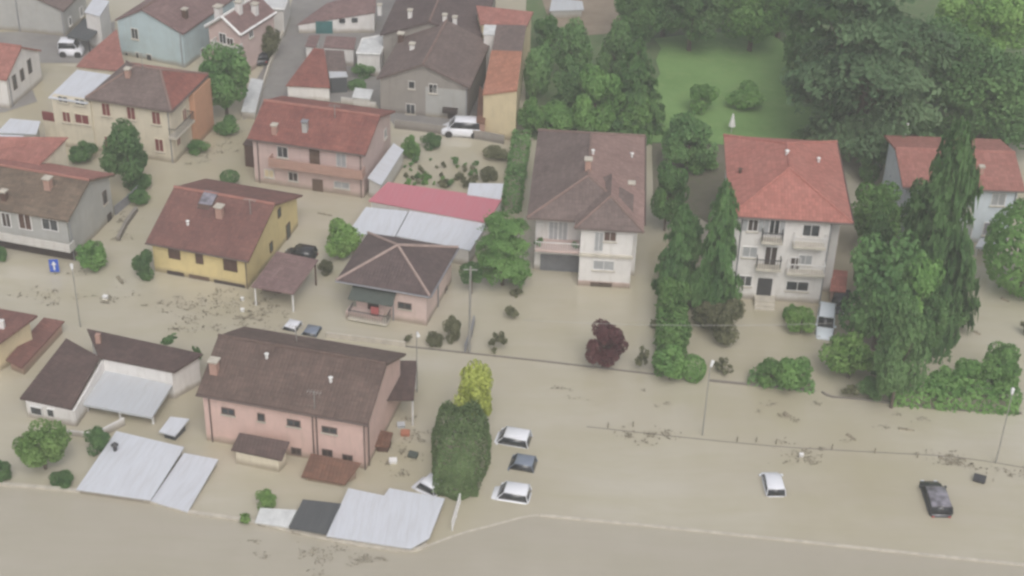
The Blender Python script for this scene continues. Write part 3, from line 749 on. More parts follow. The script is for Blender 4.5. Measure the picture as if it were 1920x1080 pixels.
# --- low white L shaped house, lower left
S3 = 3.0
root, rf, L, Q = shed('white_house', 'low white L shaped house with plum brown roofs around a grey terrace roof', 'house', [(185, 669), (327, 697), (380, 663), (163, 616)], [2.9, 2.9, 3.1, 3.1], 'brown_dark', 'white', inset=.25, t=.18)
base = root.location.copy()
def quad_on(root, name, px, zs, mat, t=.15, ua=None):
    P = [at(x, y, z)-Vector(root.location) for (x, y), z in zip(px, zs)]
    return slab(name, P, [(0, 1, 2), (0, 2, 3)] if len(P) == 4 else [tuple(range(len(P)))], t, MT[mat], root, ua=ua or (P[1]-P[0]))
def wall_on(root, name, px, z0, zs, mat, t=.18):
    """upright wall along picture points given at heights zs"""
    m = MB(); P = [at(x, y, z)-Vector(root.location) for (x, y), z in zip(px, zs)]
    for a, c in zip(P, P[1:]):
        d = c-a; d.z = 0; n = Vector((-d.y, d.x, 0)).normalized()*t/2
        m.add([(a.x-n.x, a.y-n.y, z0), (c.x-n.x, c.y-n.y, z0), (c.x+n.x, c.y+n.y, z0), (a.x+n.x, a.y+n.y, z0), a-n, c-n, c+n, a+n], [(0, 3, 2, 1), (4, 5, 6, 7), (0, 1, 5, 4), (1, 2, 6, 5), (2, 3, 7, 6), (3, 0, 4, 7)])
    return m.build(name, MT[mat], root)
quad_on(root, 'wing_roof', [(37, 746), (134, 767), (187, 669), (124, 634)], [1.7, 1.7, 2.85, 2.85], 'brown_dark', .18)
wall_on(root, 'wing_wall', [(50, 752), (138, 770), (194, 673)], -1.7, [1.55, 1.55, 2.5], 'white')
wall_on(root, 'wing_wall', [(50, 752), (60, 733)], -1.7, [1.55, 1.6], 'white')
quad_on(root, 'terrace_roof', [(152, 757), (285, 782), (323, 722), (196, 692)], [1.15, 1.15, 1.5, 1.5], 'grey_metal', .2)
for px, py in ((160, 757), (284, 781), (222, 770)):
    P = at(px, py, 1.0)-base; MB().box(P.x-.08, P.x+.08, P.y+.25, P.y+.41, -1.7, 1.05).build('post', MT['white_paint'], root)
for px, py, w in ((70, 768, .9), (97, 772, .5)):
    P = at(px, py, 1.0)-base; d = (at(138, 770, 1)-at(50, 752, 1)).normalized(); n = Vector((d.y, -d.x, 0)); Z = Vector((0, 0, 1))
    f = MB().frame_box(P+n*.12, d, n, Z, (-w/2-.06, w/2+.06), (-.1, .07), (-.38, .38)).build('window', MT['white_paint'], root)
    MB().frame_box(P+n*.12, d, n, Z, (-w/2, w/2), (-.1, .09), (-.31, .31)).build('pane', MT['glass'], f)
P = at(185, 640, 3.1)-base; MB().box(P.x-.2, P.x+.2, P.y-.2, P.y+.2, 2.8, 3.8).build('chimney', MT['terracotta'], rf)
root2 = empty('garden_wall', tuple(at(180, 800, 0)), 0, 'white garden wall and hoarding in front of the grey terrace roof', 'wall')
wall_on(root2, 'panel', [(124, 806), (176, 812)], -1.5, [.5, .5], 'white', .15); wall_on(root2, 'panel', [(188, 806), (232, 783)], -1.5, [.75, .75], 'white', .15)

# --- yellow house at the far left edge
root, rf, L, Q = shed('yellow_house', 'yellow house with brown roof cut by the picture edge beside a brown lean-to', 'house', [(-110, 655), (0, 642), (70, 591), (-70, 566)], [3.2, 3.2, 3.5, 3.5], 'plum', 'yellow_pale', inset=.5, t=.2)
P = at(4, 610, 3.6)-Vector(root.location); MB().box(P.x-.2, P.x+.2, P.y-.2, P.y+.2, 3.2, 4.1).build('chimney', MT['white'], rf)
shed('lean_to', 'long reddish brown lean-to roof along the yellow house at the picture edge', 'lean-to', [(11, 674), (40, 690), (121, 602), (82, 595)], [1.3, 1.0, 1.0, 1.5], 'plum', 'terracotta', inset=.3)

# --- metal roofed sheds along the flood wall
root, rf, L, Q = shed('metal_roof_shed', 'large white sheet roof with a black flue near the leafy green tree', 'shed', [(143, 917), (282, 937), (345, 838), (218, 808)], [.55, .55, .95, .95], 'white_metal', 'grey', inset=.15)
P = at(216, 843, .9)-Vector(root.location); MB().bar((P.x, P.y, .6), (P.x, P.y, 1.35), .16, 10).bar((P.x, P.y, 1.36), (P.x, P.y, 1.55), .3, 10, .12).build('flue', MT['dark_metal'], rf)
shed('metal_roof_shed', 'narrow white sheet roof right beside the large one with a black flue', 'shed', [(283, 939), (352, 959), (409, 861), (345, 849)], [.3, .3, .6, .6], 'white_metal', 'grey', inset=.15)
shed('metal_roof_shed', 'small grey sheet canopy between the white L shaped house and the large white roof', 'canopy', [(298, 809), (328, 817), (355, 785), (319, 781)], [.8, .8, 1.0, 1.0], 'white_metal', 'dark_felt', inset=.3)
shed('metal_roof_shed', 'wide stepped white sheet roof by the white fence panel at the flood wall', 'shed', [(612, 1004), (770, 1028), (805, 1008), (834, 934), (730, 915), (720, 929), (653, 915)], [.5, .5, .5, .8, .8, .78, .8], 'white_metal', 'grey', inset=.12)
shed('felt_roof_shed', 'dark grey felt shed roof wedged between two pale roofs at the flood wall', 'shed', [(542, 989), (611, 1001), (639, 944), (568, 936)], [.65, .65, .9, .9], 'dark_felt', 'grey', inset=.12)
shed('metal_roof_shed', 'small pale grey shed roof left of the dark felt roof at the flood wall', 'shed', [(478, 979), (541, 988), (557, 956), (488, 952)], [.4, .4, .6, .6], 'pale_deck', 'grey', inset=.12)
r = empty('metal_fence', tuple(at(855, 968)), 0, 'white framed fence panel with wire mesh at the end of the wide white roof', 'fence'); m = MB(); o = Vector(r.location)
for (a, c) in (((848, 995), (862, 945)),):
    A, B = at(*a)-o, at(*c)-o
    for z in (.15, 1.0): m.bar(A+Vector((0, 0, z)), B+Vector((0, 0, z)), .05)
    for k in range(9):
        p = A.lerp(B, k/8); m.bar(p+Vector((0, 0, -1)), p+Vector((0, 0, 1.0)), .03 if k % 4 else .07)
m.build('rails', MT['white_paint'], r)

# --- yellow house in the middle left
h = rise((465, 540), 489)
b = House('yellow_house', 'bright yellow house with plum brown gable roof and flooded garage openings', 'house', (273, 454), (466, 489), (567, 366), h, .4, base=541)
b.gable(MT['plum'], 2.4, wall=MT['yellow'], ridge=MT['ridge_red'], t=.2); b.gutters('FB')
for px, py, w, hh in ((327, 474, 1.0, 1.1), (374, 484, .6, 1.0), (432, 496, 1.2, 1.2)): b.win('F', px, py, w, hh, pane='brown_wood', frame='brown_wood', sill=False)
for px, py, w in ((330, 517, 1.7), (374, 525, 2.0), (431, 537, 3.0)): b.blank('F', px, py, w, .9, 'dark_open' if w != 2.0 else 'brown_door', name='garage_opening')
for px, py, w, hh, sh in ((523, 399, .5, .8, None), (540, 433, .7, 1.5, 'brown_wood'), (508, 463, .45, .9, None)): b.win('R', px, py, w, hh, pane='green_wood', frame='brown_wood', sill=False, shut=None)
b.pipe('F', 463, py=520); b.skylight(391, 372, 1.3, 1.6); b.skylight(383, 387, 1.0, .5, 'brown_wood'); b.chimney(412, 398, .6, .9)
b.vent(352, 418); b.antenna(470, 402, 1.6)
shed('carport', 'brown tiled carport on a white post beside the bright yellow house', 'carport', [(471, 537), (550, 551), (597, 487), (519, 471)], [2.1, 2.1, 2.6, 2.6], 'mauve', posts={0: 'white_paint', 1: 'white_paint', 2: 'brown_wood', 3: 'brown_wood'}, inset=.25)
shed('garage_wall', 'dark brown timber lean-to below the brown tiled carport', 'shed', [(480, 528), (525, 536), (575, 483), (530, 474)], [1.2, 1.2, 1.2, 1.2], 'brown_dark', 'brown_wood', inset=.4)

# --- small pink house with pyramid roof
h = rise((803, 610), 555)
b = House('pink_bungalow', 'small pink bungalow with dark pyramid roof and pale hip tiles', 'house', (630, 525), (806, 555), (861, 464), h, .45, base=611)
b.hip(MT['slate'], 1.9, wall=MT['pink_light'], ridge=MT['ridge'], foot=[(.45+1.2, .45), (b.W-.45, .45), (b.W-.45, b.D-.45), (1.65, b.D-.45)]); b.gutters('FR', 'grey_paint')
b.win('F', 759, 573, 1.1, .5, frame='gutter'); b.pipe('F', 738, py=580, mat='grey_paint'); b.pipe('R', 820, py=560, mat='grey_paint')
b.win('R', 836, 545, .5, .7, frame='gutter', sill=False)
S, z, o, u, n = b.hit('F', 693, 552)
Z = Vector((0, 0, 1))
aw = b.h-.35
b.box('porch_wall', MT['pink_light'], 1.0, 4.3, -.55, .449, -1.6, .75)
b.blank('F', 700, 575, 1.0, 1.5, 'dark_open', 'door')
S1 = b.hit('F', 655, 548, 1.0)[0]; S2 = b.hit('F', 737, 556, 1.0)[0]; xo = b.faces['F'][0].x
V = [(xo+S1, -.95, aw-.75), (xo+S2, -.95, aw-.75), (xo+S2, .44, aw-.1), (xo+S1, .44, aw-.1)]
slab('awning', V, [(0, 1, 2, 3)], .06, MT['awning_green'], b.root)
b.blank('F', 703, 583, .7, .8, 'red_paint', 'red_shutter', off=1.0, t=.12)
b.balcony('F', (652, 596), (725, 608), 1.35, rail='dark_metal', rh=.8)

# --- sheds behind it
shed('pink_roof_shed', 'long shed with pinkish red metal roof behind the dark pyramid roof', 'shed', [(691, 376), (915, 417), (941, 372), (727, 341)], [2.5, 2.5, 3.0, 3.0], 'pink_metal', 'offwhite', inset=.2)
shed('white_roof_shed', 'white sheet roof joined to the long pinkish roof, nearer the green bush', 'shed', [(652, 437), (741, 442), (765, 396), (686, 388)], [1.9, 1.9, 2.3, 2.3], 'white_metal', 'offwhite', inset=.2)
shed('white_roof_shed', 'longer white sheet roof between the long pinkish roof and the dark pyramid roof', 'shed', [(743, 442), (882, 469), (914, 419), (768, 395)], [1.85, 1.85, 2.25, 2.25], 'white_metal', 'offwhite', inset=.2)
shed('white_roof_shed', 'little white flat roof at the back corner of the long pinkish roof', 'shed', [(876, 364), (939, 373), (944, 344), (880, 343)], [3.1, 3.1, 3.3, 3.3], 'white_metal', 'offwhite', inset=.2)

# --- red roofed pink house
h = rise((679, 371), 290)
b = House('pink_house', 'faded pink house with weathered red roof and a long balcony across the front', 'house', (463, 259), (685, 290), (742, 208), h, .4, base=371)
b.gable(MT['red'], 1.8, wall=MT['pink_pale'], ridge=MT['ridge_red'], t=.2); b.gutters('FB')
b.balcony('F', (503, 309), (679, 334), 1.1, slabmat='terracotta', solid='terracotta', rh=.75)
for px, py, w, hh, p in ((590, 293, .9, 1.7, 'brown_door'), (530, 285, 1.0, 1.1, 'glass'), (640, 300, .9, 1.4, 'grey_shutter'), (550, 331, .9, .9, 'dark_open'), (505, 325, .9, .8, 'yellow_pale'), (641, 347, 1.5, .6, 'grey_shutter')): b.win('F', px, py, w, hh, pane=p, frame='offwhite' if p != 'brown_door' else 'brown_wood', sill=hh < 1.3)
b.blank('F', 596, 352, 1.1, 1.9, 'brown_door', 'door')
for px in (487, 677): b.pipe('F', px, py=330)
b.win('R', 722, 250, .7, .9, frame='offwhite')
b.chimney(515, 243, .5, .8); b.chimney(572, 238, .5, .9, 'grey', 'grey_paint'); b.antenna(628, 222, 1.5)
shed('metal_lean_to', 'long pale metal lean-to roof along the right side of the faded pink house', 'lean-to', [(689, 333), (715, 347), (757, 281), (738, 268)], [2.3, 1.9, 1.9, 2.3], 'white_metal', 'offwhite', inset=.15)
shed('tool_shed', 'dark timber shed against the left end of the faded pink house', 'shed', [(455, 270), (474, 273), (482, 262), (463, 259)], [2.6, 2.6, 2.7, 2.7], 'brown_dark', 'brown_wood', inset=.1)

# --- cream house, upper left
h = rise((326, 305), 208)
b = House('cream_house', 'cream two storey house with dark red shutters and brown hip roof', 'house', (160, 183), (321, 208), (404, 140), h, .35, base=306)
b.hip(MT['greybrown'], 2.0, axis='x', inset=3.4, back=3.2, wall=MT['cream'], ridge=MT['ridge_brown'], foot=[(.35, .35), (b.W-.35, .35), (b.W-.35, b.D*.52), (b.W-.35, b.D-.35), (.35, b.D-.35)], alt={1: MT['red'], 2: MT['coral2']})
b.gutters('FR')
for px, py in ((199, 205), (246, 212), (293, 221), (299, 272), (205, 268), (250, 264)): b.win('F', px, py, .85, 1.35, pane='red_wood', frame='cream')
b.win('R', 346, 223, .8, 2.2, pane='red_wood', frame='cream', sill=False); b.win('R', 334, 262, .7, 1.2, pane='red_wood', frame='cream', sill=False)
b.balcony('R', (331, 256), (366, 228), .9, rail='dark_metal')
b.pipe('F', 319, py=250, mat='grey_paint'); b.pipe('F', 170, py=230, mat='grey_paint')
b.box('side_wall', MT['orange_wall'], b.W-.346, b.W+.25, b.D*.52, b.D-.3, -1.6, b.h-.3)
x0 = b.loc(103, 176, b.h-.6).x
b.box('annex_wall', MT['cream'], x0, .349, .1, b.D*.62, -1.6, b.h-.5)
slab('annex_roof', [(x0-.2, -.15, b.h-.55), (.2, -.15, b.h-.55), (.2, b.D*.66, b.h-.2), (x0-.2, b.D*.66, b.h-.2)], [(0, 1, 2, 3)], .12, MT['white_metal'], b.root, ua=(1, 0, 0))
for px, py, w, hh, p in ((118, 186, 1.0, .6, 'glass'), (150, 191, 1.0, .6, 'glass'), (125, 219, .8, 1.1, 'red_wood'), (154, 223, 1.5, 1.0, 'red_wood')): b.win('F', px, py, w, hh, pane=p, frame='cream', off=.25)
lx = b.loc(76, 210, 3.6).x
b.box('terrace_wall', MT['cream'], lx, x0-.002, .4, b.D*.5, -1.6, 2.6)
b.box('terrace_railing', MT['red_wood'], lx, x0-.01, .36, .44, 2.602, 3.6)
b.antenna(268, 130, 1.8); b.chimney(240, 138, .5, .7)
shed('red_roof_shed', 'low outbuilding with bright red tiled roof behind the cream house', 'outbuilding', [(143, 124), (238, 134), (230, 108), (219, 54), (158, 106)], [3.4, 3.8, 3.8, 3.6, 3.3], 'coral2', 'cream', inset=.2)

# --- mossy roofed house at the left edge
h = rise((146, 480), 424)
b = House('grey_house', 'grey white house with mossy brown and red gable roof and a front balcony', 'house', (-120, 371), (127, 414), (213, 327), h, .4, base=487)
b.gable(MT['moss'], 1.8, wall=MT['grey'], ridge=MT['ridge_red'], t=.2)
V = [(0, b.D/2+.03, b.h+1.86), (b.W, b.D/2+.03, b.h+1.86), (b.W, b.D+.05, b.h+.05), (0, b.D+.05, b.h+.05)]
slab('rear_roof', V, [(0, 1, 2, 3)], .05, MT['coral2'], b.root, ua=(1, 0, 0))
for px, py, w, hh, p in ((12, 412, .8, 1.4, 'dark_open'), (47, 415, 1.2, 1.6, 'brown_wood'), (94, 421, 1.5, 1.1, 'glass')): b.win('F', px, py, w, hh, pane=p, frame='white_paint', sill=False)
b.balcony('F', (-60, 441), (131, 466), 1.0, slabmat='offwhite', solid='offwhite', rh=.6)
b.win('R', 196, 370, .55, 1.2, frame='gutter'); b.blank('R', 206, 415, .8, 1.8, 'dark_open', 'door')
b.blank('F', 60, 470, 9.0, 1.9, 'dark_open', 'ground_floor_opening'); b.pipe('F', 134, py=440, mat='grey_paint')
b.chimney(90, 345, .6, .9); b.chimney(8, 367, .5, .7, 'brown_wood')
shed('red_roof_house', 'house with faded red roof and beige side wall behind the mossy roof', 'house', [(-60, 290), (73, 309), (128, 257), (-10, 256)], [5.2, 5.2, 6.2, 6.2], 'coral2', 'cream', inset=.25)
shed('metal_roof_shed', 'pale blue grey metal roof by the terrace of the cream house', 'shed', [(-6, 248), (68, 251), (76, 227), (19, 222)], [3.0, 3.0, 3.2, 3.2], 'white_metal', 'grey', inset=.2)
shed('metal_roof_shed', 'white metal roof strip at the picture edge above the faded red roof', 'shed', [(-14, 275), (18, 273), (45, 254), (-5, 252)], [2.9, 2.9, 3.1, 3.1], 'white_metal', 'grey', inset=.2)

# --- top left corner
h = rise((20, 203), 149)
b = House('white_house', 'white gabled house with bright red roof at the left picture edge', 'house', (-140, 128), (12, 149), (66, 92), h, .25, base=204)
b.gable(MT['coral2'], 2.1, wall=MT['white'], t=.2)
for px, py, hh in ((27, 154, 1.5), (41, 140, 1.2), (55, 124, 1.5)): b.win('R', px, py, .6, hh, frame='gutter', sill=False)
b.pipe('R', 20, py=180, mat='grey_paint')
h = rise((122, 68), 20)
b = House('grey_house', 'large grey gabled house in the top corner beside the white van', 'house', (-90, 0), (119, 20), (166, -22), h, .2, base=68)
b.gable(MT['greybrown'], 2.8, axis='y', wall=MT['grey'], t=.2)
b.pipe('F', 34, py=30, mat='grey_paint', ztop=6); b.pipe('F', 118, py=40, mat='grey_paint'); b.win('R', 152, 22, .7, 1.1, sill=True); b.win('R', 131, 40, .6, .9)
h = rise((344, 126), 63)
b = House('pale_blue_house', 'pale blue gabled house with one small window and mauve brown roof', 'house', (215, 37), (343, 63), (462, -18), h, .2, base=127)
b.gable(MT['mauve'], 2.0, axis='y', ratio=.42, wall=MT['blue'], ridge=MT['ridge_brown'], t=.2)
b.win('F', 253, 63, .8, 1.2, pane='glass', frame='offwhite'); b.win('F', 280, 109, .6, .9, frame='offwhite'); b.win('F', 258, 105, .35, .9, frame='offwhite'); b.win('F', 238, 103, .35, .6, frame='offwhite')
b.pipe('F', 341, py=95, mat='grey_paint'); b.win('R', 379, 98, .6, .9, frame='white_paint'); b.chimney(347, 26, .5, .9, 'brown_wood')
shed('white_annex', 'white annex wall beside the yellow awning in the top corner', 'annex', [(158, 22), (187, 30), (205, 2), (176, -5)], [4.4, 4.4, 4.6, 4.6], 'white_metal', 'white', inset=.1)
shed('yellow_awning', 'small yellow cloth awning beside the pale blue house', 'awning', [(177, 30), (190, 34), (200, 22), (186, 14)], [3.0, 3.0, 3.5, 3.5], 'yellow_cloth', posts={0: 'white_paint', 1: 'white_paint', 2: 'white_paint', 3: 'white_paint'}, t=.05)
shed('dark_carport', 'dark grey carport roof beside the white van in the top corner', 'carport', [(124, 67), (166, 76), (200, 40), (158, 34)], [2.3, 2.3, 2.4, 2.4], 'dark_felt', posts={0: 'dark_metal', 1: 'dark_metal', 2: 'dark_metal', 3: 'dark_metal'})
h = 5.2
b = House('pink_villa', 'pale pink villa with white edged gables beside the pale blue house roof', 'house', (385, 50), (452, 66), (494, 18), h, .25)
b.gable(MT['mauve'], 1.7, axis='y', wall=MT['pink_pale'], ridge=MT['white'], t=.25)
m = MB()
for x in (0, b.W): m.bar((x, -.05, b.h+.05), (x, b.D, b.h+.05), .16)
m.bar((0, -.05, b.h+.05), (b.W/2, -.05, b.h+1.75), .18).bar((b.W/2, -.05, b.h+1.75), (b.W, -.05, b.h+.05), .18); m.build('verge_trim', MT['white_paint'], b.roof)
b.win('F', 418, 72, .8, 1.2); b.win('F', 432, 82, .8, 1.3, pane='dark_open'); b.win('R', 470, 60, .7, 1.2); b.chimney(410, 25, .7, 1.3, 'white'); b.chimney(448, 18, .6, 1.1, 'white'); b.chimney(478, 20, .6, 1.0, 'white')
b.balcony('F', (395, 92), (445, 101), 1.2, solid='offwhite')
shed('flat_roof_building', 'pale flat roofed building at the top edge behind the pink villa', 'building', [(474, 14), (533, 18), (545, -18), (480, -22)], [3.5, 3.5, 3.5, 3.5], 'pale_deck', 'offwhite', lip='white_paint')

# --- top middle
hl = rise((562, 63), 46); hr = rise((698, 63), 24)
root, rf, L, Q = shed('white_barn', 'long white barn with dark green gate and sloping mauve roof', 'barn', [(557, 46), (704, 23), (706, -20), (612, 6)], [hl, hr, hr+1.2, hl+1.2], 'mauve', 'white', inset=.12)
o = Vector(root.location)
A, B = at(562, 63)-o, at(698, 63)-o; d = (B-A).normalized(); n = Vector((d.y, -d.x, 0)); Z = Vector((0, 0, 1))
for nm, t0, t1, z0, z1, mat in (('gate', .225, .455, -1, 1.55, 'green_door'), ('window', .55, .63, 1.4, 1.85, 'glass'), ('window', .72, .80, 1.5, 1.95, 'glass')):
    w = (B-A).length; MB().frame_box(A, d, n, Z, (w*t0, w*t1), (-.3, .06), (z0, z1)).build(nm, MT[mat], root)
h = rise((880, 225), 164)
b = House('grey_farmhouse', 'big grey plastered farmhouse gable with wide grey brown roof behind the white van', 'house', (706, 146), (881, 164), (897, 77), h, .3, base=226)
b.gable(MT['greybrown'], 2.2, axis='y', wall=MT['greystone'], ridge=MT['ridge_brown'], t=.25)
for px, py, w, hh in ((772, 159, .6, .8), (812, 166, .8, 1.0), (770, 204, .9, 1.1)): b.win('F', px, py, w, hh, frame='offwhite')
b.box('plaster_patch', MT['grey'], b.W*.52, b.W-.36, .27, .299, -1.6, b.h-.6)
b.blank('F', 845, 205, 1.6, .5, 'dark_open', 'canopy', t=.6); b.blank('F', 847, 218, .9, 2.0, 'dark_open', 'door'); b.pipe('F', 875, py=195, mat='grey_paint')
b.chimney(752, 71, .6, .8, 'brown_wood'); b.chimney(773, 88, .5, .5, 'white')
b2 = House('grey_roof_house', 'dark grey brown roofed house behind the farmhouse gable at the top edge', 'house', (712, 64), (899, 78), (914, -30), b.h+.4, .3)
b2.gable(MT['slate'], 2.0, axis='y', wall=MT['greystone'], ridge=MT['ridge_brown'], t=.25)
for px, py in ((834, 36), (853, 40), (712, 17), (769, 27)): b2.chimney(px, py, .45, .8, 'white')
hR = rise((964, 266), 168)
root, rf, L, Q = shed('orange_roof_house', 'narrow cream house with steep orange tiled roof beside the green thicket', 'house', [(905, 176), (970, 168), (979, 96), (921, 94)], [hR-1.0, hR, hR+.8, hR-.2], 'orange', 'yellow_pale', inset=.12, t=.2)
shed('grey_roof_annex', 'narrow annex with grey brown roof between orange and red roofs', 'annex', [(922, 96), (979, 96), (987, 47), (931, 46)], [hR-.2, hR, hR, hR-.3], 'greybrown', 'yellow_pale', inset=.12, t=.2)
shed('red_roof_annex', 'house end with faded red tiled roof at the top beside the thicket', 'house', [(900, 44), (988, 48), (1000, 22), (893, 10)], [hR-.4, hR-.3, hR+.4, hR+.4], 'coral2', 'yellow_pale', inset=.15, t=.2)
shed('white_dormer', 'small white box shed roof beside the grey brown annex', 'shed', [(906, 64), (934, 66), (937, 47), (908, 46)], [hR-.6, hR-.6, hR-.3, hR-.3], 'pale_deck', 'white', inset=.08)
shed('brick_lean_to', 'tall narrow lean-to in reddish brick beside the narrow cream house', 'lean-to', [(893, 228), (909, 232), (914, 178), (899, 160)], [2.0, 2.0, 3.4, 3.4], 'rust', 'terracotta', inset=.08)
shed('red_roof_shed', 'white walled shed with steep dark red roof behind the faded pink house', 'shed', [(536, 160), (619, 164), (608, 92), (588, 90)], [1.9, 1.9, 3.6, 3.6], 'red', 'white', inset=.15)
shed('grey_roof_shed', 'grey roofed shed joined to the steep dark red roof', 'shed', [(613, 132), (650, 132), (645, 95), (609, 93)], [2.3, 2.3, 2.6, 2.6], 'greybrown', 'grey', inset=.1)
shed('white_roof_shed', 'white flat roof between the white barn and the farmhouse roof', 'shed', [(668, 100), (713, 102), (728, 64), (679, 73)], [2.8, 2.8, 2.8, 2.8], 'pale_deck', 'white', inset=.1, lip='white_paint')
shed('glass_lean_to', 'dark open lean-to behind the faded pink house roof', 'lean-to', [(618, 145), (652, 143), (648, 132), (616, 133)], [2.0, 2.0, 2.2, 2.2], 'grey_metal', 'dark_felt', inset=.1)

shed('pale_tarpaulin', 'pale tarpaulin covered store beside the lane and the dark spreading tree', 'store', [(452, 208), (478, 211), (494, 150), (470, 146)], [.9, .9, 1.2, 1.2], 'pale_deck', 'offwhite', inset=.1)

shed('mauve_roof_shed', 'low shed with mauve tiled roof behind the steep dark red roof', 'shed', [(572, 86), (592, 88), (600, 66), (580, 66)], [1.8, 1.8, 2.1, 2.1], 'mauve', 'white', inset=.1)
shed('mauve_roof_shed', 'wider low mauve roof between the white barn and the grey roofed shed', 'shed', [(606, 88), (664, 92), (668, 70), (612, 67)], [2.2, 2.2, 2.5, 2.5], 'mauve', 'white', inset=.1)
shed('store_roof', 'small pale store roof in the courtyard left of the farmhouse gable', 'store', [(660, 182), (694, 186), (700, 168), (666, 164)], [1.4, 1.4, 1.6, 1.6], 'pale_deck', 'offwhite', inset=.1)

# --- central house
b = House('white_house', 'white two storey house with large brown hip roof and a grey garage door', 'house', (988, 408), (1208, 421), (1212, 255), 0, .45, base=528)
h = b.h
b.hip(MT['greybrown'], 2.2, inset=4.5, back=4.3, ridge=MT['ridge_brown'], alt={1: MT['rosy']})
xs = b.hit('F', 1087, 480)[0]+b.ov; xe = b.hit('F', 1184, 480)[0]+b.ov
B0 = -.75                                  # front wall of the bay, ahead of the main roof edge
b.wallring([(.75, 1.5), (xs, 1.5), (xs, B0), (xe, B0), (xe, 1.4), (b.W-.5, 1.4), (b.W-.5, b.D-.5), (.75, b.D-.5)], MT['white'], .2)
W1 = b.W-.02; x0 = xs-.6; mm = (x0+W1)/2; hw = (W1-x0)/2; e = B0-.5
V = [(x0, e, h-.05), (W1, e, h-.05), (mm, e+hw, h+1.7), (mm, hw+2.6, h+1.9), (x0, hw+1.2, h+.9), (W1, hw+1.2, h+.9)]
pr = slab('bay_roof', V, [(0, 1, 2), (1, 5, 3, 2), (0, 2, 3, 4)], .15, MT['greybrown'], b.root, alt={1: MT['rosy']})
for i in (0, 1): MB().bar(Vector(V[i])+Vector((0, 0, .02)), Vector(V[2])+Vector((0, 0, .02)), .12, 6).build('hip_cap', MT['ridge_brown'], pr)
b.faces['F'] = (Vector((.5, 1.5, 0)), Vector((1, 0, 0)), Vector((0, -1, 0)))
for px in (1038, 1055): b.win('F', px, 433, .8, 1.9, pane='grey_shutter', frame='white_paint', sill=False, name='window')
b.balcony('F', (1003, 465), (1087, 475), 2.0, slabmat='pink_pale', rail='white_paint', rh=.8)
b.blank('F', 1050, 503, 3.7, 2.9, 'garage', 'garage_door', t=.06)
P = b.faces['F']; S0 = b.hit('F', 1009, 452, 1.4); S1 = b.hit('F', 1080, 463, 1.4)
for S in (S0, S1):
    o = leafy('tiny', 'f_dark', b.root, tuple(P[0]+P[1]*S[0]+Vector((0, -1.5, S[1]+.1))), (.45, .45, .55), name='balcony_plant')
b.faces['F'] = (Vector((.5, B0, 0)), Vector((1, 0, 0)), Vector((0, -1, 0)))
b.win('F', 1123, 453, .7, 1.9, pane='grey_shutter', frame='white_paint', sill=False); b.win('F', 1144, 443, 1.0, .9, pane='brown_wood', frame='offwhite')
b.win('F', 1132, 497, 1.8, .9, pane='grey_shutter', frame='white_paint'); b.blank('F', 1127, 535, 2.0, .7, 'brown_door', 'cellar_window')
zc = b.hit('F', 1130, 478)[1]
b.box('string_course', MT['concrete'], xs-.1, xe+.1, B0-.25, B0-.001, zc-.15, zc+.1)
b.box('plinth', MT['pink_pale'], xs-.03, xe+.03, B0-.05, B0-.003, -1.6, .55)
b.chimney(1103, 309, .55, .9); b.chimney(1184, 352, .5, .7, 'brown_wood'); b.vent(1185, 291); b.vent(1112, 285); b.vent(1105, 300)
b.gutters('R')

# --- white block of flats with coral roof
h = rise((1537, 567), 418)
b = House('apartment_house', 'three storey white apartment house with coral red hip roof and small balconies', 'apartment house', (1368, 404), (1599, 418), (1574, 266), h, .5, base=571)
xr = b.hit('F', 1557, 440)[0]+b.ov
b.hip(MT['coral'], 2.2, back=5.2, wall=MT['white'], ridge=MT['coral'], foot=[(.5, .5), (xr, .5), (xr, 2.6), (b.W-.6, 2.6), (b.W-.6, b.D-.5), (.5, b.D-.5)])
b.gutters('FR')
for px, py, w, hh, p, sh in ((1412, 422, .8, 1.1, 'dark_open', 'grey_shutter'), (1452, 426, .8, 1.5, 'glass', 'grey_shutter'), (1521, 432, 1.4, 1.1, 'glass', None), (1406, 472, 1.2, 1.0, 'grey_shutter', None), (1445, 480, 1.0, 1.9, 'dark_open', None), (1491, 494, .8, 1.2, 'dark_open', None), (1510, 487, 1.1, .9, 'grey_shutter', None), (1397, 526, 1.1, 1.0, 'glass', None), (1495, 536, 1.9, .9, 'glass', None)):
    b.win('F', px, py, w, hh, pane=p, frame='white_paint', shut=sh, sill=hh < 1.4)
b.blank('F', 1433, 541, 1.3, 2.2, 'dark_metal', 'door')
b.balcony('F', (1428, 453), (1468, 457), .9, rail='dark_metal'); b.balcony('F', (1488, 461), (1548, 467), .9, rail='white_paint')
b.balcony('F', (1418, 503), (1464, 508), .9, rail='dark_metal'); b.balcony('F', (1476, 511), (1546, 519), .9, rail='white_paint')
zs = b.hit('F', 1432, 575)[1]; sx = b.hit('F', 1432, 560)[0]+b.ov
st = MB()
for k in range(4): st.box(sx-.9, sx+.9, -.5-.35*k, .496-.35*k-.001*k, -1.5, .55-.22*k+.001*k)
st.build('entrance_steps', MT['concrete'], b.root)
for px in (1384, 1550): b.pipe('F', px, py=480, mat='grey_paint')
b.vent(1388, 320, .15, .4, 'brown_wood'); b.vent(1535, 300); b.vent(1476, 286, .14)
b.box('side_wall', MT['terracotta'], b.W-.598, b.W-.58, 2.62, b.D-.52, -1.5, h-.3)
shed('red_lean_to', 'small lean-to with red roof and dark opening beside the apartment house', 'lean-to', [(1556, 545), (1586, 547), (1590, 508), (1561, 505)], [1.2, 1.2, 1.7, 1.7], 'coral', 'terracotta', inset=.15)

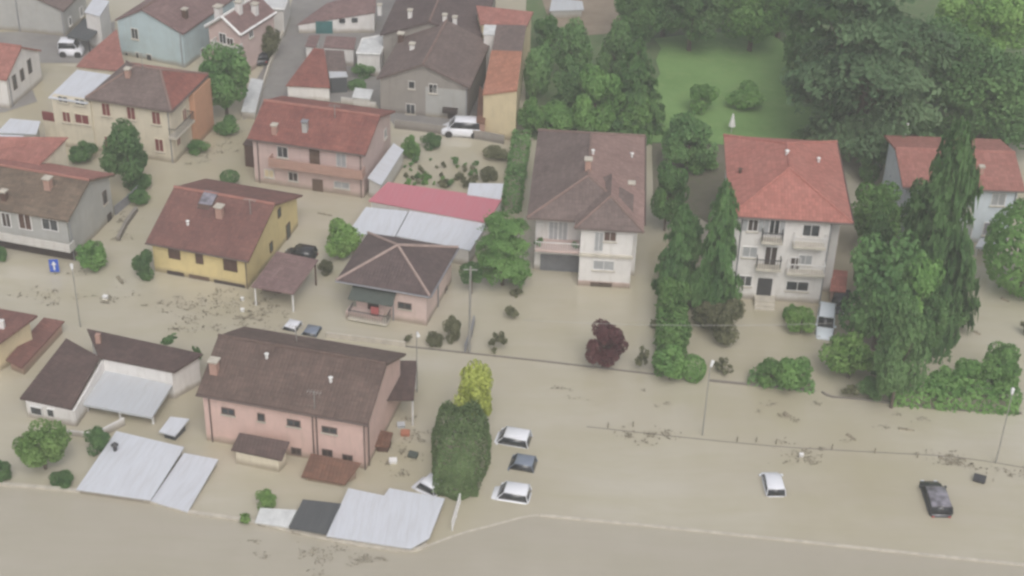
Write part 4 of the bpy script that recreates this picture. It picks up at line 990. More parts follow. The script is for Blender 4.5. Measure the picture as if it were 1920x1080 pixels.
# --- white house on the right
h = rise((1880, 455), 360)
b = House('white_house', 'bluish white two storey house with faded red roof behind the tall conifer', 'house', (1693, 350), (1923, 358), (1908, 262), h, .5, base=458)
b.gable(MT['coral2'], 1.3, wall=MT['bluewhite'], ridge=MT['coral2'], t=.2); b.gutters('F')
b.faces['F'] = (Vector((.5, .5, 0)), Vector((1, 0, 0)), Vector((0, -1, 0)))
for px, py, w, hh, p in ((1872, 374, 1.2, 1.2, 'grey_shutter'), (1859, 429, 1.5, 1.3, 'glass_blue'), (1808, 372, .9, 1.6, 'dark_open'), (1812, 432, 1.0, 1.8, 'grey_shutter')): b.win('F', px, py, w, hh, pane=p, frame='white_paint', sill=hh < 1.5)
b.balcony('F', (1780, 399), (1824, 401), 1.2, rail='white_paint'); b.pipe('F', 1897, py=400, mat='grey_paint')
b.chimney(1840, 320, .4, .6); b.vent(1700, 246, .1, 1.0)
shed('white_annex', 'small white walled annex left of the faded red roof, behind the conifer', 'annex', [(1668, 330), (1704, 318), (1712, 270), (1678, 270)], [3.4, 3.6, 3.9, 3.6], 'grey_metal', 'bluewhite', inset=.15)
shed('garden_canopy', 'white garden canopy on legs in front of the bluish white house', 'canopy', [(1829, 462), (1868, 466), (1876, 450), (1838, 447)], [1.1, 1.1, 1.2, 1.2], 'white_metal', posts=True, t=.25)
shed('store_roof', 'pale tarpaulin sheet roof over a store at the top beside the bare soil', 'store', [(1030, 20), (1095, 18), (1092, 2), (1035, -4)], [1.2, 1.2, 1.6, 1.6], 'grey_metal', 'grey', inset=.2)
# ================================================================ WALLS, POLES, SIGNS
def low_wall(name, label, pts, w, top, mat, cap=None, cat='wall', z0=-1.6):
    P = [at(x, y, 0) for x, y in pts]; c = P[0]; root = empty(name, tuple(c), 0, label, cat)
    def strip(nm, w, z0, z1, mat):
        V, F = [], []
        for i, p in enumerate(P):
            a = P[max(i-1, 0)]; b = P[min(i+1, len(P)-1)]; d = (b-a).normalized(); n = Vector((-d.y, d.x, 0))*w/2; q = p-c
            V += [q-n+Vector((0, 0, z0)), q+n+Vector((0, 0, z0)), q+n+Vector((0, 0, z1)), q-n+Vector((0, 0, z1))]
        for i in range(len(P)-1):
            for j in range(4): F.append((i*4+j, i*4+(j+1) % 4, i*4+4+(j+1) % 4, i*4+4+j))
        F += [(3, 2, 1, 0), tuple(len(V)-4+j for j in range(4))]
        return obj(nm, V, F, MT[mat], root)
    strip('wall_body', w, z0, top-(.08 if cap else 0), mat)
    if cap: strip('coping', w+.08, top-.079, top, cap)
    return root
def curve(pts, n=8):
    out = []
    for i in range(len(pts)-1):
        p0 = pts[max(i-1, 0)]; p1 = pts[i]; p2 = pts[i+1]; p3 = pts[min(i+2, len(pts)-1)]
        for k in range(n):
            t = k/n
            out.append(tuple(.5*((2*p1[j])+(-p0[j]+p2[j])*t+(2*p0[j]-5*p1[j]+4*p2[j]-p3[j])*t*t+(-p0[j]+3*p1[j]-3*p2[j]+p3[j])*t**3) for j in (0, 1)))
    return out+[pts[-1]]
low_wall('flood_wall', 'pale concrete flood wall with coping running below the metal shed roofs', curve([(-60, 902), (0, 909), (140, 922), (280, 942), (355, 962), (460, 978), (600, 1009), (690, 1026), (770, 1034), (800, 1024)], 4), .22, .22, 'concrete', 'concrete')
low_wall('flood_wall', 'pale kerb of the drowned road running from the shed corner to the open water', curve([(801, 1024), (860, 1002), (930, 983), (985, 969), (1010, 966)], 4), .18, .04, 'concrete')
low_wall('flood_wall', 'long pale wall top slanting across the open water at the lower edge below the cars', [(1012, 967), (1200, 985), (1500, 1016), (1800, 1048), (2000, 1068)], .22, .12, 'concrete')
low_wall('garden_wall', 'thin garden wall of the central house front yard with the purple tree', [(760, 650), (880, 663), (1000, 676), (1120, 690), (1240, 704)], .12, .1, 'greystone')
low_wall('garden_wall', 'garden wall in front of the apartment house yard', [(1330, 715), (1420, 724), (1528, 735)], .14, .18, 'greystone')
low_wall('garden_wall', 'garden wall curving below the long green hedge', curve([(1541, 736), (1560, 745), (1620, 750), (1740, 765), (1915, 776)], 3), .14, .15, 'greystone')
low_wall('garden_wall', 'short dark gate wall by the pole beside the yellow green tree', [(872, 660), (884, 630), (889, 606)], .14, .8, 'grey_paint')
low_wall('garden_wall', 'pale yard wall behind the long pink house roof', [(612, 632), (680, 640), (760, 650)], .2, .5, 'concrete')
low_wall('garden_wall', 'stone yard wall below the white van at the farmhouse', [(740, 240), (800, 247), (905, 262), (945, 270)], .2, 1.0, 'greystone')

def lamp(label, base, top, arm=(0, -1), group=None):
    P = at(*base); H = rise(base, top[1]); root = empty('street_lamp', tuple(P), 0, label, 'street lamp', group)
    MB().bar((0, 0, -1.5), (0, 0, H), .06, 8, .04).bar((0, 0, H-.05), (.5*arm[0], .5*arm[1], H+.08), .04, 6).build('pole', MT['galvan'], root)
    hd = MB(); hd.bar((.35*arm[0], .35*arm[1], H+.07), (1.0*arm[0], 1.0*arm[1], H+.16), .1, 8, .15); hd.build('lamp_head', MT['white_paint'], root)
    return root
lamp('street lamp with white head by the small round hedge bush', (1317, 816), (1330, 693), (.3, .9))
lamp('street lamp with white head at the end of the long hedge', (1867, 868), (1898, 745), (.3, .9))
lamp('street lamp behind the dark canopy of the long pink house', (782, 735), (783, 621), (.2, -.9))
lamp('street lamp in the flooded street near the blue sign', (151, 613), (134, 510), (-.3, .9))
P = at(880, 660); H = rise((880, 660), 500); r = empty('utility_pole', tuple(P), 0, 'grey utility pole standing by the gate wall beside the round dark tree', 'pole')
MB().bar((0, 0, -1.5), (0, 0, H), .13, 8, .09).build('shaft', MT['galvan'], r); MB().bar((-.6, 0, H-.3), (.6, 0, H-.3), .05, 4).build('cross_arm', MT['galvan'], r)
P = at(104, 515); H = rise((104, 515), 488); r = empty('traffic_sign', tuple(P), R(6), 'blue rectangular road sign with a white arrow by the grey white house', 'road sign')
MB().bar((0, 0, -1.2), (0, 0, H+.1), .04, 6).build('post', MT['galvan'], r)
pl = MB().box(-.42, .42, -.08, -.04, H-1.2, H+.12).build('sign_plate', MT['blue_paint'], r)
obj('arrow', [(x, -.084, H-.55+z) for x, z in ((-.08, -.45), (.08, -.45), (.08, .1), (.25, .1), (0, .5), (-.25, .1), (-.08, .1))], [(0, 1, 2, 6), (2, 3, 4, 5, 6)], MT['white_paint'], pl)
def post_row(pts, label, h=.9):
    for i, (x, y) in enumerate(pts):
        P = at(x, y); r = empty('fence_post', tuple(P), 0, label, 'post', 'fence posts along the drowned verge')
        MB().bar((0, 0, -1), (0, 0, h*.5), .05, 6).bar((0, 0, h*.5+.001), (0, 0, h*.5+.05), .06, 6).build('stake', MT['twig'], r)
post_row([(1140, 802), (1187, 800), (1382, 828), (1418, 829), (1455, 833), (1560, 842), (1640, 850), (1720, 858)], 'dark fence stake sticking out of the floodwater along the drowned verge')

# cable across the yards
low_wall('verge_kerb', 'drowned kerb line of the verge just breaking the surface above the lone cars', curve([(1100, 800), (1300, 822), (1470, 838), (1640, 848), (1800, 858), (1960, 884)], 4), .09, .012, 'greystone', cat='kerb')
P1, P2 = at(980, 600, 6), at(1560, 606, 6); m = MB()
for k in range(24):
    a, c = P1.lerp(P2, k/24), P1.lerp(P2, (k+1)/24); s = lambda t: Vector((0, 0, -1.2*4*t*(1-t)*.3)); m.bar(a-P1+s(k/24), c-P1+s((k+1)/24), .02, 4)
o = m.build('overhead_cable', MT['galvan']); o.location = P1; tag(o, 'thin pale overhead cable stretched across the front yards', 'cable')

# ================================================================ VEHICLES
vehicle('parked_van', 'white boxy van at the top of the three vehicles beside the clipped cypress block', 'van', (914, 812), (996, 826), 1.75, 'car_white', 'wagon', sink=1.0, H=1.75)
vehicle('parked_car', 'grey hatchback between the two white vehicles beside the clipped cypress block', 'car', (939, 861), (1006, 872), 1.6, 'car_grey', 'hatch', sink=.88, H=1.5)
vehicle('parked_car', 'white hatchback lowest of the three vehicles beside the clipped cypress block', 'car', (915, 917), (995, 929), 1.7, 'car_white', 'wagon', sink=.83, H=1.6)
vehicle('parked_car', 'small white car alone in the open floodwater', 'car', (1442, 874), (1456, 928), 1.55, 'car_white', 'wagon', sink=.78, H=1.45)
vehicle('parked_car', 'black car alone in the open water near the floating bin', 'car', (1742, 895), (1766, 966), 1.8, 'car_black', 'wagon', sink=.62, H=1.5, roofpaint='glass_blue')  # glass roof, its pale blue grey has the sky reflection in the colour
vehicle('parked_car', 'pale blue car parked in the driveway of the apartment house', 'car', (1545, 633), (1551, 576), 1.6, 'car_blue', 'hatch', sink=.35, H=1.45)
vehicle('parked_car', 'white hatchback behind the wide stepped white roof beside the clipped cypress', 'car', (778, 898), (826, 920), 1.7, 'car_white', 'wagon', sink=.72, H=1.6)
vehicle('parked_car', 'dark car half hidden behind the brown tiled carport', 'car', (532, 470), (592, 480), 1.6, 'car_black', 'hatch', sink=.5, H=1.45)
vehicle('parked_van', 'white van parked in front of the grey plastered farmhouse', 'van', (828, 246), (906, 250), 1.8, 'car_white', 'van', sink=.05, H=1.9)
vehicle('parked_van', 'white van beside the dark carport in the top corner', 'van', (157, 99), (113, 98), 1.8, 'car_white', 'van', sink=.05, H=1.9)
vehicle('parked_car', 'white car behind the back eave of the long pink house', 'car', (522, 603), (562, 612), 1.5, 'car_white', 'wagon', sink=1.05, H=1.45)
vehicle('parked_car', 'grey car next to the white one behind the long pink house', 'car', (556, 613), (600, 621), 1.5, 'car_grey', 'wagon', sink=1.1, H=1.45)
vehicle('parked_car', 'dark car in the shade beside the red lean-to of the apartment house', 'car', (1573, 586), (1578, 552), 1.6, 'car_black', 'hatch', sink=.4, H=1.45)

# ================================================================ TREES AND PLANTS
T = plant
# clipped cypress block and the yellow tree in front
def cypress_block():
    A, B = at(853, 932), at(869, 822); c = A.lerp(B, .5); d = (B-A); L = d.length; a = math.atan2(d.y, d.x)
    rs = np.random.RandomState(5); n = 15000; p = rs.uniform(-1, 1, (n, 3)); k = rs.randint(0, 3, n); p[np.arange(n), k] = rs.choice([-1, 1], n)
    q = p*.74+unit(p)*.36; dd = unit(p*np.abs(p)**2+unit(p)*.3)
    Hh = 3.9
    w = 1+.05*np.sin(p[:, 0]*7)*np.sin(p[:, 2]*6)+.05*np.sin(p[:, 1]*5+p[:, 0]*4)+rs.normal(0, .015, n)
    sz = np.stack([q[:, 0]*L*.5*w, q[:, 1]*1.8*w*(1+.16*q[:, 0])*(1-.2*q[:, 2]), (q[:, 2]*.5+.5)*Hh*w*(1+.08*q[:, 0])-.7], 1)
    me = leaf_mesh('foliage', sz, unit(dd+rs.normal(size=(n, 3))*.5), .17*rs.uniform(.6, 1.3, n), rs); me.materials[0] = MT['f_conif2']
    r = empty('cypress_hedge', (c.x, c.y, 0), a, 'tall dark clipped cypress block beside the three parked vehicles', 'hedge')
    o = bpy.data.objects.new('foliage', me); link(o); o.parent = r
    for k in range(4): MB().bar((-L*.35+k*L*.23, 0, -1.2), (-L*.35+k*L*.23, 0, Hh*.6), .12, 6, .05).build('trunk', MT['bark'], r)
MT['f_conif2'] = foliage('cypress_needles', (.125, .20, .075), (.20, .295, .115), (.27, .38, .165), .5)
cypress_block()
T('round', 'yellow_tree', 'yellow green leafy tree behind the clipped cypress block', 'tree', (843, 674, 928, 800), 'f_yellow', .3)
T('round', 'green_tree', 'bright green leafy tree by the large white roof with the flue', 'tree', (22, 782, 134, 886), 'f_bright', .3)
T('bush', 'shrub', 'dark shrub between the green leafy tree and the white roof', 'shrub', (160, 796, 208, 852), 'f_dark', 0, trunk=False)
T('bush', 'shrub', 'low dull shrub at the flood wall below the green leafy tree', 'shrub', (92, 880, 140, 916), 'f_dark', 0, trunk=False)
T('bush', 'shrub', 'dark shrub cut by the picture edge beside the green leafy tree', 'shrub', (-18, 858, 22, 905), 'f_dark', 0, trunk=False)
T('bush', 'shrub', 'yellow green shrub by the dark felt roof', 'shrub', (480, 914, 520, 956), 'f_bright', 0, trunk=False)
T('tiny', 'shrub', 'small creeping shrub at the flood wall by the pale grey shed roof', 'shrub', (447, 955, 478, 982), 'f_bright', 0, trunk=False)
T('tiny', 'shrub', 'small dark shrub at the ridge end of the white L shaped house', 'shrub', (300, 622, 338, 650), 'f_dark', 1.6, trunk=False)
T('tiny', 'shrub', 'small dark shrub at the right gable of the white L shaped house', 'shrub', (358, 640, 386, 680), 'f_dark', 1.0, trunk=False)
# flooded garden of the pink bungalow and central house
T('cedar', 'fir_tree', 'drooping green fir tree beside the white sheet roofs', 'tree', (888, 394, 1000, 534), 'f_mid', .3)
T('bush', 'round_tree', 'small dark round tree against the bungalow yard pole', 'tree', (862, 486, 908, 538), 'f_dark', .9)
T('round', 'maple_tree', 'purple red leafy tree in the flooded front yard', 'tree', (1089, 594, 1176, 694), 'f_purple', 0)
T('tiny', 'shrub', 'small round dark bush standing alone in the flooded front yard', 'shrub', (944, 572, 979, 603), 'f_dry', 0, trunk=False)
T('tiny', 'shrub', 'small bush just below the drooping fir tree', 'shrub', (955, 533, 980, 556), 'f_dry', 0, trunk=False)
T('airy', 'shrub', 'thin spreading bush near the garden wall in the flooded front yard', 'shrub', (908, 612, 956, 662), 'f_dry', 0, trunk=False)
T('bush', 'shrub', 'bush at the wall corner near the bungalow', 'shrub', (798, 618, 832, 652), 'f_dry', 0, trunk=False)
T('bush', 'shrub', 'taller dull bush beside the gate wall', 'shrub', (832, 588, 866, 642), 'f_dry', 0, trunk=False)
T('tiny', 'shrub', 'tiny bush behind the street lamp of the bungalow yard', 'shrub', (757, 624, 776, 644), 'f_dry', 0, trunk=False)
T('tiny', 'shrub', 'tiny round bush beside the shrub column', 'shrub', (1217, 594, 1244, 616), 'f_dry', 0, trunk=False)
T('airy', 'shrub', 'thin leafless bush right of the purple tree', 'shrub', (1186, 638, 1222, 700), 'f_dry', 0, trunk=False)
hedge('hedge', 'long clipped hedge strip along the left side of the central white house', [(978, 268), (968, 330), (958, 400)], 1.7, 1.7, 'f_hedge')
# left streets
T('round', 'shade_tree', 'dense dark tree in front of the cream house', 'tree', (186, 228, 284, 352), 'f_dark', .3)
T('bush', 'shrub', 'shrub below the dense tree beside the cream house corner', 'shrub', (225, 320, 285, 362), 'f_dark', 0, trunk=False)
T('round', 'shade_tree', 'dark spreading tree beside the orange side wall of the cream house', 'tree', (362, 72, 478, 215), 'f_conif', .3)
T('bush', 'shrub', 'green shrub at the gable foot of the grey white house', 'shrub', (140, 445, 205, 510), 'f_mid', 0, trunk=False)
T('bush', 'shrub', 'dark round shrub at the left corner of the bright yellow house', 'shrub', (249, 464, 295, 524), 'f_dark', 0, trunk=False)
T('clip', 'round_bush', 'dark ball shaped bush behind the bright yellow house roof', 'shrub', (411, 316, 450, 345), 'f_dark', .5, trunk=False)
T('bush', 'bright_bush', 'bright green bush beside the white sheet roofs', 'shrub', (599, 408, 672, 488), 'f_bright', 0)
T('bush', 'shrub', 'yellowish shrub beside the pink villa at the top', 'shrub', (484, 48, 528, 112), 'f_dry', 0)
T('bush', 'shrub', 'small dark shrub below the bright green bush', 'shrub', (596, 484, 626, 515), 'f_dry', 0, trunk=False)
T('bush', 'shrub', 'small dark bush at the left picture edge by the grey white house', 'shrub', (-12, 458, 14, 492), 'f_dark', 0, trunk=False)
T('bush', 'shrub', 'dark shrubbery bush under the red terrace railing of the cream house', 'shrub', (126, 258, 186, 306), 'f_dark', 0, trunk=False)
T('bush', 'shrub', 'low dark shrub shape standing in for a water reflection in the lane at the foot of the cream house balcony', 'shrub', (350, 258, 392, 292), 'f_conif', 0, trunk=False)  # shrub added for the building's dark reflection on the lane water
T('bush', 'shrub', 'dark shrub shape standing in for a water reflection in the lane below the orange side wall', 'shrub', (398, 212, 446, 254), 'f_conif', 0, trunk=False)  # leaves added here too in place of the reflected dark wall
low_wall('yard_wall', 'pale yard wall along the grey lane at the top', [(484, 196), (504, 132), (540, 44)], .2, .7, 'concrete')
low_wall('yard_gate', 'grey metal yard gate beside the grey white house gable', [(216, 404), (240, 384), (262, 362)], .08, 1.0, 'grey_paint', cat='gate')
low_wall('yard_wall', 'dark yard wall running down from the grey gate', [(222, 452), (236, 424), (256, 396)], .3, .5, 'greystone')
vehicle('parked_car', 'black car parked beside the lane and the dark spreading tree', 'car', (484, 92), (490, 122), 1.7, 'car_black', 'hatch', sink=.05, H=1.45)
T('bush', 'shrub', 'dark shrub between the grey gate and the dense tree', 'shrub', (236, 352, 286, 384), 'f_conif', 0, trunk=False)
T('bush', 'shrub', 'dark green shrub in the courtyard left of the farmhouse', 'shrub', (658, 112, 704, 146), 'f_dark', 0, trunk=False)
T('bush', 'shrub', 'pale shrub in the courtyard beside the small pale store roof', 'shrub', (652, 146, 690, 170), 'f_hedge', 0, trunk=False)
low_wall('yard_wall', 'pale courtyard wall between the steep dark red roof and the farmhouse', [(640, 196), (705, 206)], .2, .9, 'offwhite')
# vegetable garden behind the pinkish shed
T('bush', 'shrub', 'dark green bush at the corner of the flooded vegetable garden', 'shrub', (752, 250, 792, 300), 'f_mid', 0, trunk=False)
T('bush', 'shrub', 'green bush at the yard wall above the vegetable garden', 'shrub', (790, 246, 830, 280), 'f_dark', 0, trunk=False)
T('bush', 'shrub', 'round bush at the garden side of the hedge strip', 'shrub', (900, 308, 936, 342), 'f_dry', 0, trunk=False)
T('bush', 'shrub', 'dark bush below the yellow cream wall', 'shrub', (906, 268, 958, 302), 'f_dry', 0, trunk=False)
for i in range(64):
    x = 760+rnd.random()*135; y = 292+rnd.random()**.55*56-(x-770)*.03; s = 3.5+rnd.random()*6
    T('tiny', 'garden_plant', 'small drowned vegetable plant in the flooded garden behind the pinkish shed', 'plant', (x-s, y-s*1.1, x+s, y+s), ('f_dry', 'f_dry', 'f_hedge', 'f_mid')[i % 4], 0, 'vegetable plants standing in water', trunk=False)
# shrub column and conifers between central house and apartment house
T('bush', 'shrub', 'upper leafy shrub of the column beside the driveway', 'shrub', (1222, 512, 1292, 606), 'f_mid', 0)
T('bush', 'shrub', 'middle leafy shrub of the column beside the driveway', 'shrub', (1226, 582, 1294, 670), 'f_mid', 0)
T('bush', 'shrub', 'lowest leafy shrub of the column at the garden wall', 'shrub', (1220, 640, 1296, 718), 'f_mid', 0)
T('clip', 'round_bush', 'round clipped bush by the street lamp and garden wall', 'shrub', (1276, 662, 1326, 716), 'f_mid', 0, trunk=False)
T('column', 'fir_tree', 'tall slender fir right beside the apartment house front', 'tree', (1290, 338, 1384, 592), 'f_dark', .1)
T('column', 'fir_tree', 'broad dark fir beside the central house driveway', 'tree', (1232, 380, 1306, 560), 'f_dark', .1)
T('round', 'dark_tree', 'dark tree at the back right corner of the central house', 'tree', (1212, 300, 1292, 425), 'f_conif', .5)
T('round', 'dark_tree', 'bluish dark tree between the lawn and the central house', 'tree', (1240, 212, 1346, 322), 'f_dark', .3)
T('bush', 'shrub', 'olive bush below the slender fir in the apartment yard', 'shrub', (1326, 555, 1404, 648), 'f_dry', 0)
T('airy', 'shrub', 'thin drowned bush in the apartment yard near the street lamp', 'shrub', (1334, 664, 1384, 704), 'f_dry', 0, trunk=False)
T('bush', 'shrub', 'yellow green bush at the foot of the apartment house', 'shrub', (1474, 570, 1534, 630), 'f_bright', 0)
T('bush', 'shrub', 'dark bush below the apartment house steps', 'shrub', (1466, 566, 1500, 600), 'f_mid', 0, trunk=False)
T('bush', 'shrub', 'round leafy shrub at the apartment garden wall', 'shrub', (1416, 668, 1476, 732), 'f_mid', 0)
T('bush', 'shrub', 'loose leafy shrub beside the drowned driveway entrance', 'shrub', (1452, 652, 1520, 738), 'f_mid', 0)
T('bush', 'shrub', 'leafy shrub filling the gap beside the olive bush of the apartment yard', 'shrub', (1296, 560, 1350, 620), 'f_dry', 0, trunk=False)
T('bush', 'shrub', 'dark shrub between the two firs of the apartment yard', 'shrub', (1272, 400, 1322, 470), 'f_conif', 0, trunk=False)
T('bush', 'shrub', 'green shrub at the corner of the brown yard behind the firs', 'shrub', (1280, 280, 1350, 325), 'f_mid', 0, trunk=False)
hedge('hedge', 'dense leafy hedge strip under the shrub column beside the driveway', [(1262, 520), (1258, 610), (1256, 706)], 2.3, 2.2, 'f_mid', dens=30, size=.26)
hedge('hedge', 'low loose hedge behind the apartment house garden wall', [(1404, 716), (1462, 722), (1524, 730)], 1.2, .9, 'f_hedge', dens=30, size=.24)
# right hand grove
T('bush', 'shrub', 'broad bright shrub at the driveway opposite the pale blue car', 'shrub', (1545, 614, 1650, 718), 'f_bright', 0)
T('round', 'grove_tree', 'dense green tree behind the pale blue car', 'tree', (1580, 420, 1740, 655), 'f_dark', .2)
T('round', 'grove_tree', 'lighter green tree next to the coral roof corner', 'tree', (1592, 335, 1706, 470), 'f_mid', 1)
T('column', 'fir_tree', 'very tall fir in front of the faded red roof', 'tree', (1650, 226, 1806, 650), 'f_dark', .1)
T('round', 'leafy_tree', 'pale leafy column tree rising from the long hedge', 'tree', (1640, 560, 1740, 768), 'f_hedge', 0)
T('round', 'grove_tree', 'pale leafy tree on the driveway side of the very tall fir', 'tree', (1728, 440, 1822, 560), 'f_hedge', .3)
T('clip', 'round_bush', 'ball clipped bush on a short trunk beside the flooded driveway', 'shrub', (1746, 536, 1822, 618), 'f_hedge', .5)
T('clip', 'round_bush', 'huge rounded shrub at the right picture edge by the white canopy', 'shrub', (1848, 372, 2010, 556), 'f_mid', 0)
T('bush', 'shrub', 'large shrub behind the street lamp at the hedge end', 'shrub', (1834, 640, 1924, 742), 'f_mid', 0)
T('bush', 'shrub', 'grey green shrub at the wall opening below the broad bright shrub', 'shrub', (1612, 700, 1668, 752), 'f_hedge', 0)
hedge('hedge', 'long loose green hedge behind the garden wall', [(1668, 748), (1760, 756), (1904, 766)], 1.9, 2.0, 'f_mid', dens=30, size=.26)
T('bush', 'shrub', 'bush sprouting from the middle of the long loose hedge', 'shrub', (1734, 678, 1800, 742), 'f_mid', 0, trunk=False)
T('bush', 'shrub', 'pointed bush in the long loose hedge near the large shrub', 'shrub', (1786, 664, 1850, 740), 'f_mid', 0, trunk=False)
T('airy', 'shrub', 'thin brownish shrub at the wall opening', 'shrub', (1572, 712, 1620, 750), 'f_dry', 0, trunk=False)
T('tiny', 'shrub', 'small dark shrub floating near the right picture edge', 'shrub', (1908, 596, 1934, 630), 'f_dry', 0, trunk=False)
T('round', 'grove_tree', 'green tree filling the gap between the very tall fir and the dense grove', 'tree', (1660, 470, 1770, 660), 'f_mid', .2)
T('bush', 'shrub', 'leafy shrub under the grove beside the leafy column tree', 'shrub', (1650, 610, 1700, 690), 'f_mid', 0)
T('round', 'grove_tree', 'bluish green tree beside the terracotta side wall of the apartment house', 'tree', (1600, 400, 1680, 560), 'f_dark', .3)
T('round', 'grove_tree', 'dark green tree under the very tall fir on the driveway side', 'tree', (1720, 540, 1780, 680), 'f_dark', 0)
T('bush', 'shrub', 'dark shrub at the foot of the grove beside the broad bright shrub', 'shrub', (1630, 640, 1680, 720), 'f_dark', 0)
T('round', 'grove_tree', 'dark tree in front of the left wall of the bluish white house', 'tree', (1690, 330, 1790, 480), 'f_dark', .3)
T('bush', 'shrub', 'green shrub along the driveway below the bluish white house', 'shrub', (1770, 470, 1826, 540), 'f_mid', 0)
# park behind
T('big', 'park_tree', 'leafy tree at the top edge beyond the fir of the lawn', 'tree', (1180, -110, 1320, 60), 'f_mid', .3)
T('big', 'park_tree', 'dark green tree at the top edge left of the dark cedar', 'tree', (1400, -120, 1540, 60), 'f_dark', .3)
T('round', 'park_tree', 'leafy tree beside the tall fir in the thicket', 'tree', (1120, 40, 1200, 170), 'f_hedge', .2)
T('round', 'park_tree', 'olive tree in the middle of the thicket', 'tree', (1030, 120, 1110, 215), 'f_hedge', .1)
T('bush', 'shrub', 'low shrub filling the thicket behind the fir of the lawn', 'shrub', (1150, 160, 1225, 252), 'f_mid', 0)
T('bush', 'shrub', 'low leafy shrub in the middle of the thicket', 'shrub', (1070, 196, 1140, 262), 'f_hedge', 0)
T('big', 'park_tree', 'deep green tree behind the faded red roof at the right edge', 'tree', (1800, 110, 2000, 290), 'f_dark', .3)
T('big', 'park_tree', 'green tree filling the gap between the huge cedar and the right edge', 'tree', (1680, 20, 1840, 200), 'f_dark', .3)
T('bush', 'shrub', 'small bush on the lawn beside the bigger lawn bush', 'shrub', (1290, 152, 1345, 215), 'f_mid', 0)
T('bush', 'shrub', 'bigger round bush on the lawn', 'shrub', (1358, 148, 1428, 208), 'f_mid', 0)
T('bush', 'shrub', 'white flowering bush behind the coral roof', 'shrub', (1478, 236, 1528, 270), 'f_hedge', 0, trunk=False)
T('cedar', 'cedar_tree', 'huge blue green cedar behind the coral roof', 'tree', (1500, -70, 1765, 262), 'f_cedar', .8)
T('cedar', 'cedar_tree', 'dark cedar just left of the huge blue green cedar', 'tree', (1470, -60, 1610, 150), 'f_conif', .8)
T('big', 'park_tree', 'broad leafy tree at the right edge beside the huge cedar', 'tree', (1735, 60, 1960, 275), 'f_dark', .5)
T('big', 'park_tree', 'bright green tree in the top right corner', 'tree', (1740, -70, 1960, 120), 'f_bright', 2)
T('big', 'park_tree', 'leafy tree behind the far edge of the lawn, nearest the cedars', 'tree', (1340, -70, 1490, 92), 'f_mid', .3)
T('big', 'park_tree', 'leafy tree at the middle of the far lawn edge', 'tree', (1228, -60, 1370, 92), 'f_dark', .3)
T('big', 'park_tree', 'leafy tree at the top beside the bare soil patch', 'tree', (1148, -60, 1260, 90), 'f_dark', .3)
T('conifer', 'fir_tree', 'tall fir at the left edge of the lawn', 'tree', (1128, 60, 1244, 262), 'f_conif', .1)
T('round', 'park_tree', 'mid green tree in the thicket behind the central house', 'tree', (1062, 120, 1170, 255), 'f_mid', .1)
T('round', 'park_tree', 'grey green tree below the bare soil patch', 'tree', (1034, 36, 1112, 150), 'f_hedge', .3)
T('round', 'park_tree', 'dark tree beside the faded red roof at the top', 'tree', (1000, 24, 1056, 90), 'f_conif', .3)
T('bush', 'shrub', 'leafy shrub right behind the central house roof', 'shrub', (1000, 186, 1090, 258), 'f_mid', 0)
T('bush', 'shrub', 'pale shrub along the narrow cream house', 'shrub', (980, 70, 1034, 190), 'f_hedge', 0)
T('bush', 'shrub', 'green shrub at the foot of the narrow cream house', 'shrub', (970, 180, 1026, 258), 'f_mid', 0)
T('bush', 'shrub', 'dark shrub behind the right half of the central roof', 'shrub', (1128, 200, 1222, 258), 'f_dark', 0)
T('bush', 'shrub', 'bush in the shade under the huge cedar', 'shrub', (1530, 190, 1640, 272), 'f_conif', 0)
T('bush', 'shrub', 'dark hedge bush behind the faded red roof', 'shrub', (1690, 205, 1790, 268), 'f_conif', 0)
T('bush', 'shrub', 'dark bush between the coral roof and the very tall fir', 'shrub', (1606, 262, 1672, 345), 'f_conif', 0)
r = empty('garden_parasol', tuple(at(1371, 250)), 0, 'closed white garden parasol on the lawn behind the coral roof', 'parasol')
MB().bar((0, 0, 0), (0, 0, 2.4), .03, 6).build('pole', MT['white_paint'], r); MB().bar((0, 0, .9), (0, 0, 2.3), .4, 8, .08).build('canopy', MT['white_paint'], r)

# ================================================================ FLOATING DEBRIS
def debris(name, label, boxes, n, kind='stuff', mat='twig', big=1.0):
    """flat scum, leaves and short twigs floating on the water"""
    c = at(*boxes[0][:2]); C, Nn, S = [], [], []; rs = np.random.RandomState(len(label)*7+n)
    for (x, y, sx, sy, wgt) in boxes:
        for _ in range(max(2, int(n*wgt*.17))):
            g = at(x+rnd.gauss(0, sx), y+rnd.gauss(0, sy))-c; m = rnd.randint(3, 16); r = rnd.uniform(.1, .42)
            for _ in range(m):
                C.append((g.x+rnd.gauss(0, r*1.4), g.y+rnd.gauss(0, r*.8), .012+rnd.random()**3*.22)); Nn.append((rnd.gauss(0, .25), rnd.gauss(0, .25), 1)); S.append(rnd.uniform(.07, .2)*big)
    me = leaf_mesh(name, np.array(C), unit(np.array(Nn)), np.array(S), rs, 2.0); me.materials[0] = MT[mat]
    o = bpy.data.objects.new(name, me); link(o); o.location = c
    return tag(o, label, 'debris', kind=kind)
debris('floating_debris', 'drift of dark twigs floating along the drowned verge in the middle', [(1180, 818, 16, 6, 1), (1215, 815, 14, 5, 1), (1250, 818, 12, 4, 1), (1460, 838, 5, 8, .5), (1420, 770, 60, 14, .3)], 26)
debris('floating_debris', 'long drift of dark branches floating near the black car', [(1760, 858, 18, 4, 1), (1800, 863, 22, 5, 1.2), (1850, 872, 20, 6, 1), (1895, 886, 18, 6, .9), (1780, 874, 8, 6, .5)], 30)
debris('floating_debris', 'brown clump of branches floating beside the small white car', [(1510, 855, 13, 6, 1.6), (1492, 858, 8, 4, .6)], 30)
